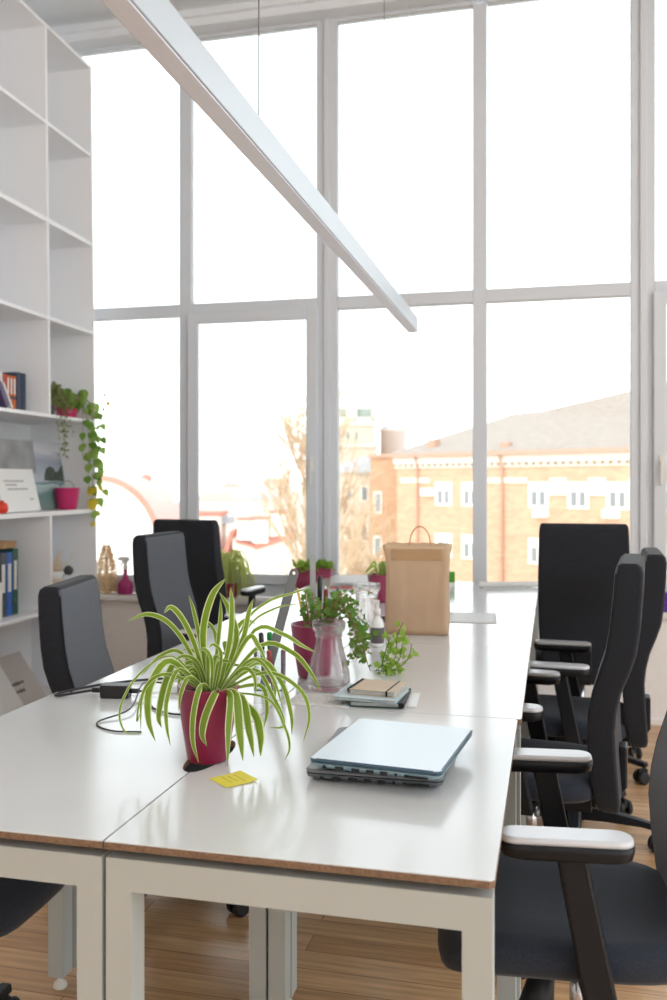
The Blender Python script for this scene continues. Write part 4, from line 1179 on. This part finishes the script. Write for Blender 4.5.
for zt in (1.28, -2.1, -5.4):
    for c in (4.05, 6.2, 11.2, 13.85, 16.3, 18.8, 21.3):
        bm = BM(); w2 = .68
        box(bm, c - w2, c + w2, -.07, 0, G + zt - 1.55, G + zt); fr = obj('window', bm, 'ext_white', bb)
        bm = BM(); box(bm, c - .46, c - .08, -.085, -.07, G + zt - 1.4, G + zt - .55); box(bm, c + .10, c + .46, -.085, -.07, G + zt - 1.4, G + zt - .55); obj('pane', bm, 'window_dark', fr)
for c, z in ((11.45, -.58), (16.0, -.5), (2.85, .62)):
    bm = BM(); box(bm, c - .46, c + .46, -.4, 0, G + z - .24, G + z + .24); lathe(bm, [(.15, 0), (.15, .03)], 12, (0, 0, 0)) if False else None
    ac = obj('air_conditioner', bm, 'ext_white', bb)
    bm = BM(); tube(bm, [(c - .1 + .16 * cos(a), -.405, G + z + .16 * sin(a)) for a in [2 * pi * k / 12 for k in range(13)]], .02, 5); obj('fan_grille', bm, 'window_dark', ac)
bm = BM(); tube(bm, [(8.66, -.14, 2), (8.66, -.14, G + 2.0), (8.66, -.3, G + 2.5), (8.66, -.4, G + 2.95)], .09, 8); tube(bm, [(1.9, -.14, 2), (1.9, -.14, G + 2.2), (1.9, -.4, G + 2.95)], .07, 8)
obj('drainpipe', bm, 'gutter_red', bb)

# darker wing at the left end
t = thing('brick_wing', 'darker ochre brick wing adjoining the left end of the brick building', 'building', (-12.15, 62.9, GZ), atan2(-.518, .856) + .2)
bm = BM(); box(bm, 0, 2.3, 0, 4, 0, G + 3.05); obj('brick_wall', bm, 'brick_dark', t)
bm = BM(); box(bm, -.1, 2.32, -.15, 4, G + 3.05, G + 3.3); obj('parapet', bm, 'gutter_red', t)
for z in (.6, -2.6, -5.8):
    bm = BM(); box(bm, .3, 1.0, -.06, 0, G + z - 1.6, G + z); fr = obj('window', bm, 'ext_cream_light', t)
    bm = BM(); box(bm, .42, .88, -.08, -.06, G + z - 1.45, G + z - .15); obj('pane', bm, 'window_dark', fr)
# gabled house in front of the tower
t = thing('gabled_house', 'cream house with a pale blue-grey roof below the tower', 'building', (-15.2, 65.2, GZ), radians(12))
bm = BM(); box(bm, -1.5, 3.0, 0, 4, 0, G + 2.0); obj('wall', bm, 'ext_cream', t)
bm = BM(); prism(bm, [(-1.8, G + 2.0), (3.2, G + 2.0), (2.9, G + 3.3), (1.9, G + 3.2)], -.3, 4.2, 'y'); obj('roof', bm, 'roof_grey', t)
for z in (1.0, -2.0, -5.0):
    for x in (-.6, .9, 2.1):
        bm = BM(); box(bm, x - .3, x + .3, -.06, 0, G + z - 1.2, G + z); fr = obj('window', bm, 'ext_white', t)
        bm = BM(); box(bm, x - .2, x + .2, -.08, -.06, G + z - 1.1, G + z - .1); obj('pane', bm, 'window_dark', fr)
# tower
t = thing('tower', 'cream tower with stepped battlements and arched white windows', 'tower', (-17.6, 71.7, GZ), radians(13.6))
bm = BM(); box(bm, -1.5, 4.2, 0, 5, 0, G + 4.2); box(bm, -1.3, 4.0, .15, 4.8, G + 4.2, G + 6.0); obj('tower_wall', bm, 'ext_cream', t)
bm = BM()
box(bm, -1.6, 4.3, -.15, 5.1, G + 4.2, G + 4.42); box(bm, -1.4, 4.1, 0, 4.9, G + 6.0, G + 6.25)
for x in (-1.3, 1.6, 3.75): box(bm, x, x + (.5 if x > 3 or x < 0 else .9), .15, .7, G + 6.25, G + (7.95 if x > 3 or x < 0 else 8.4))
box(bm, -1.3, 4.0, .15, .5, G + 6.25, G + 6.7)
obj('battlement', bm, 'ext_cream_light', t)
bm = BM(); box(bm, -.8, 3.8, .6, 4.6, G + 6.25, G + 7.5); obj('tower_roof', bm, 'roof_green', t)
for x in (1.05, 1.75, 2.45, -.4):
    bm = BM(); box(bm, x - .22, x + .22, .1, .15, G + 4.75, G + 5.6); fr = obj('window', bm, 'ext_cream_light', t)
    bm = BM(); box(bm, x - .12, x + .12, .06, .1, G + 4.85, G + 5.5); obj('pane', bm, 'window_dark', fr)
for x in (-.1, 2.6):
    bm = BM(); arch_ = [(x - .55, G + .9), (x + .55, G + .9)] + [(x + .55 * cos(a), G + 2.6 + .55 * sin(a)) for a in [pi * k / 8 for k in range(9)]]
    prism(bm, arch_, -.08, 0, 'y'); obj('arched_window', bm, 'ext_white', t)
t = thing('turret', 'round pinkish turret with dark cap right of the cream tower', 'tower', (-12.95, 77.2, GZ))
bm = BM(); lathe(bm, [(1.15, 0), (1.15, G + 5.7), (1.25, G + 5.75), (1.25, G + 5.95)], 24); obj('turret_wall', bm, 'turret_pink', t)
bm = BM(); lathe(bm, [(1.2, G + 5.95), (.9, G + 6.2), (.3, G + 6.35), (.01, G + 6.4)], 24); obj('turret_cap', bm, 'roof_grey', t)
bm = BM(); box(bm, -.2, .2, -1.2, -1.05, G + 2.5, G + 3.2); obj('window', bm, 'window_dark', t)

# white arched gable with red vaulted roof
t = thing('arched_gable', 'white round gable with a red curved roof edge outside the left window', 'building', (-19.45, 36.2, GZ), radians(-5))
zc = G - 1.75
def arc(r, n=28, lo=-.0): return [(r * cos(pi * k / n), zc + r * sin(pi * k / n)) for k in range(n + 1)]
bm = BM(); prism(bm, [(-3.2, 0), (3.2, 0)] + arc(3.2), 0, .6, 'y'); obj('gable_wall', bm, 'ext_white', t)
bm = BM()
for k in range(28):
    a, b = pi * k / 28, pi * (k + 1) / 28
    for r0_, r1_, y0_, y1_, mi in ((3.2, 3.36, -.12, 2.3, 0),):
        q = [(r0_ * cos(a), zc + r0_ * sin(a)), (r1_ * cos(a), zc + r1_ * sin(a)), (r1_ * cos(b), zc + r1_ * sin(b)), (r0_ * cos(b), zc + r0_ * sin(b))]
        prism(bm, q, y0_, y1_, 'y')
obj('vaulted_roof', bm, 'roof_pink', t)
bm = BM()
for k in range(28):
    a, b = pi * k / 28, pi * (k + 1) / 28
    q = [(3.10 * cos(a), zc + 3.10 * sin(a)), (3.36 * cos(a), zc + 3.36 * sin(a)), (3.36 * cos(b), zc + 3.36 * sin(b)), (3.10 * cos(b), zc + 3.10 * sin(b))]
    prism(bm, q, -.2, -.12, 'y')
obj('roof_edge', bm, 'roof_red', t)
bm = BM(); tube(bm, [(2.55 * cos(pi * k / 20), -.04, zc + 2.55 * sin(pi * k / 20)) for k in range(21)], .07, 6); box(bm, -3.2, 3.2, -.06, 0, zc - 1.4, zc - 1.2); obj('moulding', bm, 'ext_cream_light', t)
bm = BM(); box(bm, -3.3, 3.3, -.4, .0, zc - 2.6, zc - 2.0); obj('lower_roof', bm, 'roof_red', t)

# white houses with red roofs and chimneys
t = thing('white_house', 'white house with slanted red roofs and chimneys outside the centre-left window', 'building', (-13.7, 41.6, GZ), radians(13.5))
bm = BM()
prism(bm, [(-1.2, 0), (1.75, 0), (1.75, G - 1.45), (-.0, G - 2.0), (-1.2, G - 1.55)], 0, 4, 'y'); obj('wall', bm, 'ext_white', t)
bm = BM(); prism(bm, [(-1.75, G - 2.55), (-1.3, G - 1.15), (-1.1, G - 1.15), (-1.5, G - 2.55)], -.2, 4, 'y'); prism(bm, [(-.05, G - 2.1), (1.85, G - 1.5), (1.85, G - 1.28), (-.05, G - 1.75)], -.25, 4, 'y'); prism(bm, [(-1.0, G - 1.75), (-.05, G - 2.0), (-.05, G - 1.85), (-1.0, G - 1.6)], -.2, 4, 'y')
obj('roof', bm, 'roof_red', t)
for x, zb, zt in ((-.5, -1.6, -.62), (.25, -1.75, -.58), (1.15, -1.4, -.27)):
    bm = BM(); box(bm, x - .4, x + .36, -.3, .8, G + zb, G + zt); ch = obj('chimney', bm, 'ext_white', t)
    bm = BM(); box(bm, x - .46, x + .42, -.36, .86, G + zt, G + zt + .12); obj('chimney_cap', bm, 'roof_red', ch)
t = thing('white_annex', 'white block with red cap between the black chair back and the chimneys', 'building', (-16.55, 41.9, GZ), radians(13.5))
bm = BM(); box(bm, -.8, .75, 0, 3, 0, G - .45); obj('wall', bm, 'ext_white', t)
bm = BM(); box(bm, -.9, .85, -.1, 3, G - .45, G - .25); obj('roof', bm, 'roof_red', t)
bm = BM(); box(bm, .755, 1.2, 1, 3, G - .9, G - .55); obj('roof_ridge', bm, 'roof_grey', t)

# bare trees
def tree(x, y, h, label, seed, spread=.32, lean=0):
    t = thing('bare_tree', label, 'tree', (x, y, GZ), 0, 'leafless trees outside')
    rn = random.Random(seed); bt = BM(); bb_ = BM()
    tube(bt, [(0, 0, 0), (lean * .3, 0, h * .3), (lean * .7, .1, h * .62)], [.34, .26, .17], 10)
    obj('trunk', bt, 'bark', t)
    def grow(p, d, L, r, lv):
        q = p + d * L + rv(.06) * L
        tube(bb_, [p, (p + q) / 2 + Vector((rn.uniform(-.05, .05), 0, 0)) * L, q], [r, r * .8, r * .55], 4)
        if lv == 0: return
        for k in range(rn.choice((2, 3, 3))):
            nd = (d + Vector((rn.uniform(-1, 1), rn.uniform(-1, 1), rn.uniform(-.1, .7))) * (.62 if spread > .2 else .46)).normalized()
            f = rn.uniform(.45, 1)
            grow(p.lerp(q, f), nd, L * rn.uniform(.6, .82), max(.02, r * .6), lv - 1)
    random.seed(seed)
    for k in range(15):
        f = .36 + .26 * k / 14; a = rn.uniform(0, 2 * pi)
        grow(Vector((lean * f, 0, h * f)), Vector((cos(a) * spread, sin(a) * spread, 1)).normalized(), h * .13, .10, 4)
    obj('branches', bb_, 'bark', t)
tree(-9.4, 36.0, 23.5, 'tall leafless tree just left of the central window post', 5, .13)
tree(-8.6, 42.5, 17.5, 'leafless tree in front of the cream tower', 9, .25)

# hazy town on the horizon
DG = 'distant blocks of the town on the horizon'
rn = random.Random(77)
for i in range(34):
    yy = 120 + 5 * i + rn.uniform(0, 1); px = 96 + (i * 61) % 205 + rn.uniform(-5, 5) if i < 28 else rn.uniform(300, 350)
    uu = (px - 333.5) / 900.9; tt = yy / (.2357 * uu + .9718); xx = .652 + tt * (.9718 * uu - .2357)
    w = rn.uniform(3, 9); h = rn.uniform(6, 14.5) if rn.random() < .85 else rn.uniform(15, 17)
    t = thing('distant_block', 'pale hazy distant building on the horizon behind the rooftops', 'building', (xx, yy, GZ), 0, DG)
    bm = BM(); box(bm, -w / 2, w / 2, -2, 2, 0, h); obj('wall', bm, rn.choice(('city_pale', 'city_pink', 'ext_cream_light')), t)
    bm = BM(); prism(bm, [(-w / 2 - .2, h), (w / 2 + .2, h), (w / 4, h + 1.2), (-w / 4, h + 1.2)], -2.2, 2.2, 'y'); obj('roof', bm, rn.choice(('roof_pink', 'roof_grey', 'city_pale')), t)
t = thing('radio_mast', 'thin red mast on the skyline outside the left window', 'mast', (-53.5, 113, GZ))
bm = BM()
for s in ((-.3, -.3), (.3, -.3), (0, .4)): tube(bm, [(s[0] * 2, s[1] * 2, 0), (s[0], s[1], G + 1.2)], .09, 5)
for k in range(12): tube(bm, [(-.5, -.3, 3 + k * 1.1), (.5, -.3, 3.8 + k * 1.1)], .05, 4)
obj('lattice', bm, 'roof_red', t)
bm = BM(); lathe(bm, [(.5, 0), (.8, .4), (.8, .9), (.4, 1.3)], 12, (0, 0, G + 1.1)); obj('mast_head', bm, 'roof_red', t)

# ------------------------------------------------------------------ light, camera, view
w = bpy.data.worlds.new('sky'); SC.world = w; w.use_nodes = True
nt = w.node_tree; bg = nt.nodes['Background']
tc = nt.nodes.new('ShaderNodeTexCoord'); sp_ = nt.nodes.new('ShaderNodeSeparateXYZ'); nt.links.new(tc.outputs['Generated'], sp_.inputs[0])
rp = nt.nodes.new('ShaderNodeValToRGB'); e = rp.color_ramp.elements
e[0].position = .0; e[0].color = (1, .985, .955, 1); e[1].position = .35; e[1].color = (.92, .985, 1.04, 1)
cn = nt.nodes.new('ShaderNodeTexNoise'); cn.inputs['Scale'].default_value = 3; cn.inputs['Detail'].default_value = 5
mpc = nt.nodes.new('ShaderNodeMapping'); mpc.inputs['Scale'].default_value = (1, 1, 5)
nt.links.new(tc.outputs['Generated'], mpc.inputs[0]); nt.links.new(mpc.outputs[0], cn.inputs['Vector'])
ma = nt.nodes.new('ShaderNodeMath'); ma.operation = 'MULTIPLY_ADD'; ma.inputs[1].default_value = .12
nt.links.new(cn.outputs['Fac'], ma.inputs[0]); nt.links.new(sp_.outputs['Z'], ma.inputs[2])
nt.links.new(ma.outputs[0], rp.inputs[0]); nt.links.new(rp.outputs[0], bg.inputs['Color'])
bg.inputs['Strength'].default_value = 2.7
sun = bpy.data.lights.new('sun', 'SUN'); sun.energy = 1.2; sun.angle = radians(1.5); sun.color = (1, .88, .72)
so2 = bpy.data.objects.new('sun', sun); COL.objects.link(so2)
sd = Vector((.40, .75, -.62)).normalized(); so2.rotation_euler = sd.to_track_quat('-Z', 'Y').to_euler()

cam = bpy.data.cameras.new('camera'); co = bpy.data.objects.new('camera', cam); COL.objects.link(co)
co.location = (.652, -1.2229, 1.276); co.rotation_euler = (pi / 2, 0, .2379)
cam.sensor_fit = 'HORIZONTAL'; cam.sensor_width = 36; cam.lens = 900.9 / 667 * 36
cam.shift_x = 0; cam.shift_y = -(500 - 482.1) / 667
cam.clip_start = .05; cam.clip_end = 800
cam.dof.use_dof = True; cam.dof.focus_distance = 1.9; cam.dof.aperture_fstop = 6.3
SC.camera = co
SC.view_settings.view_transform = 'Standard'; SC.view_settings.look = 'None'
SC.view_settings.exposure = .1; SC.view_settings.gamma = 1; SC.view_settings.use_curve_mapping = False
SC.cycles.max_bounces = 12; SC.cycles.transparent_max_bounces = 24; SC.cycles.transmission_bounces = 10; SC.cycles.diffuse_bounces = 6; SC.cycles.glossy_bounces = 5
SC.cycles.caustics_reflective = False; SC.cycles.sample_clamp_indirect = 8
SC.cycles.use_denoising = True
for o in COL.objects:
    if 'lift' in o: del o['lift']
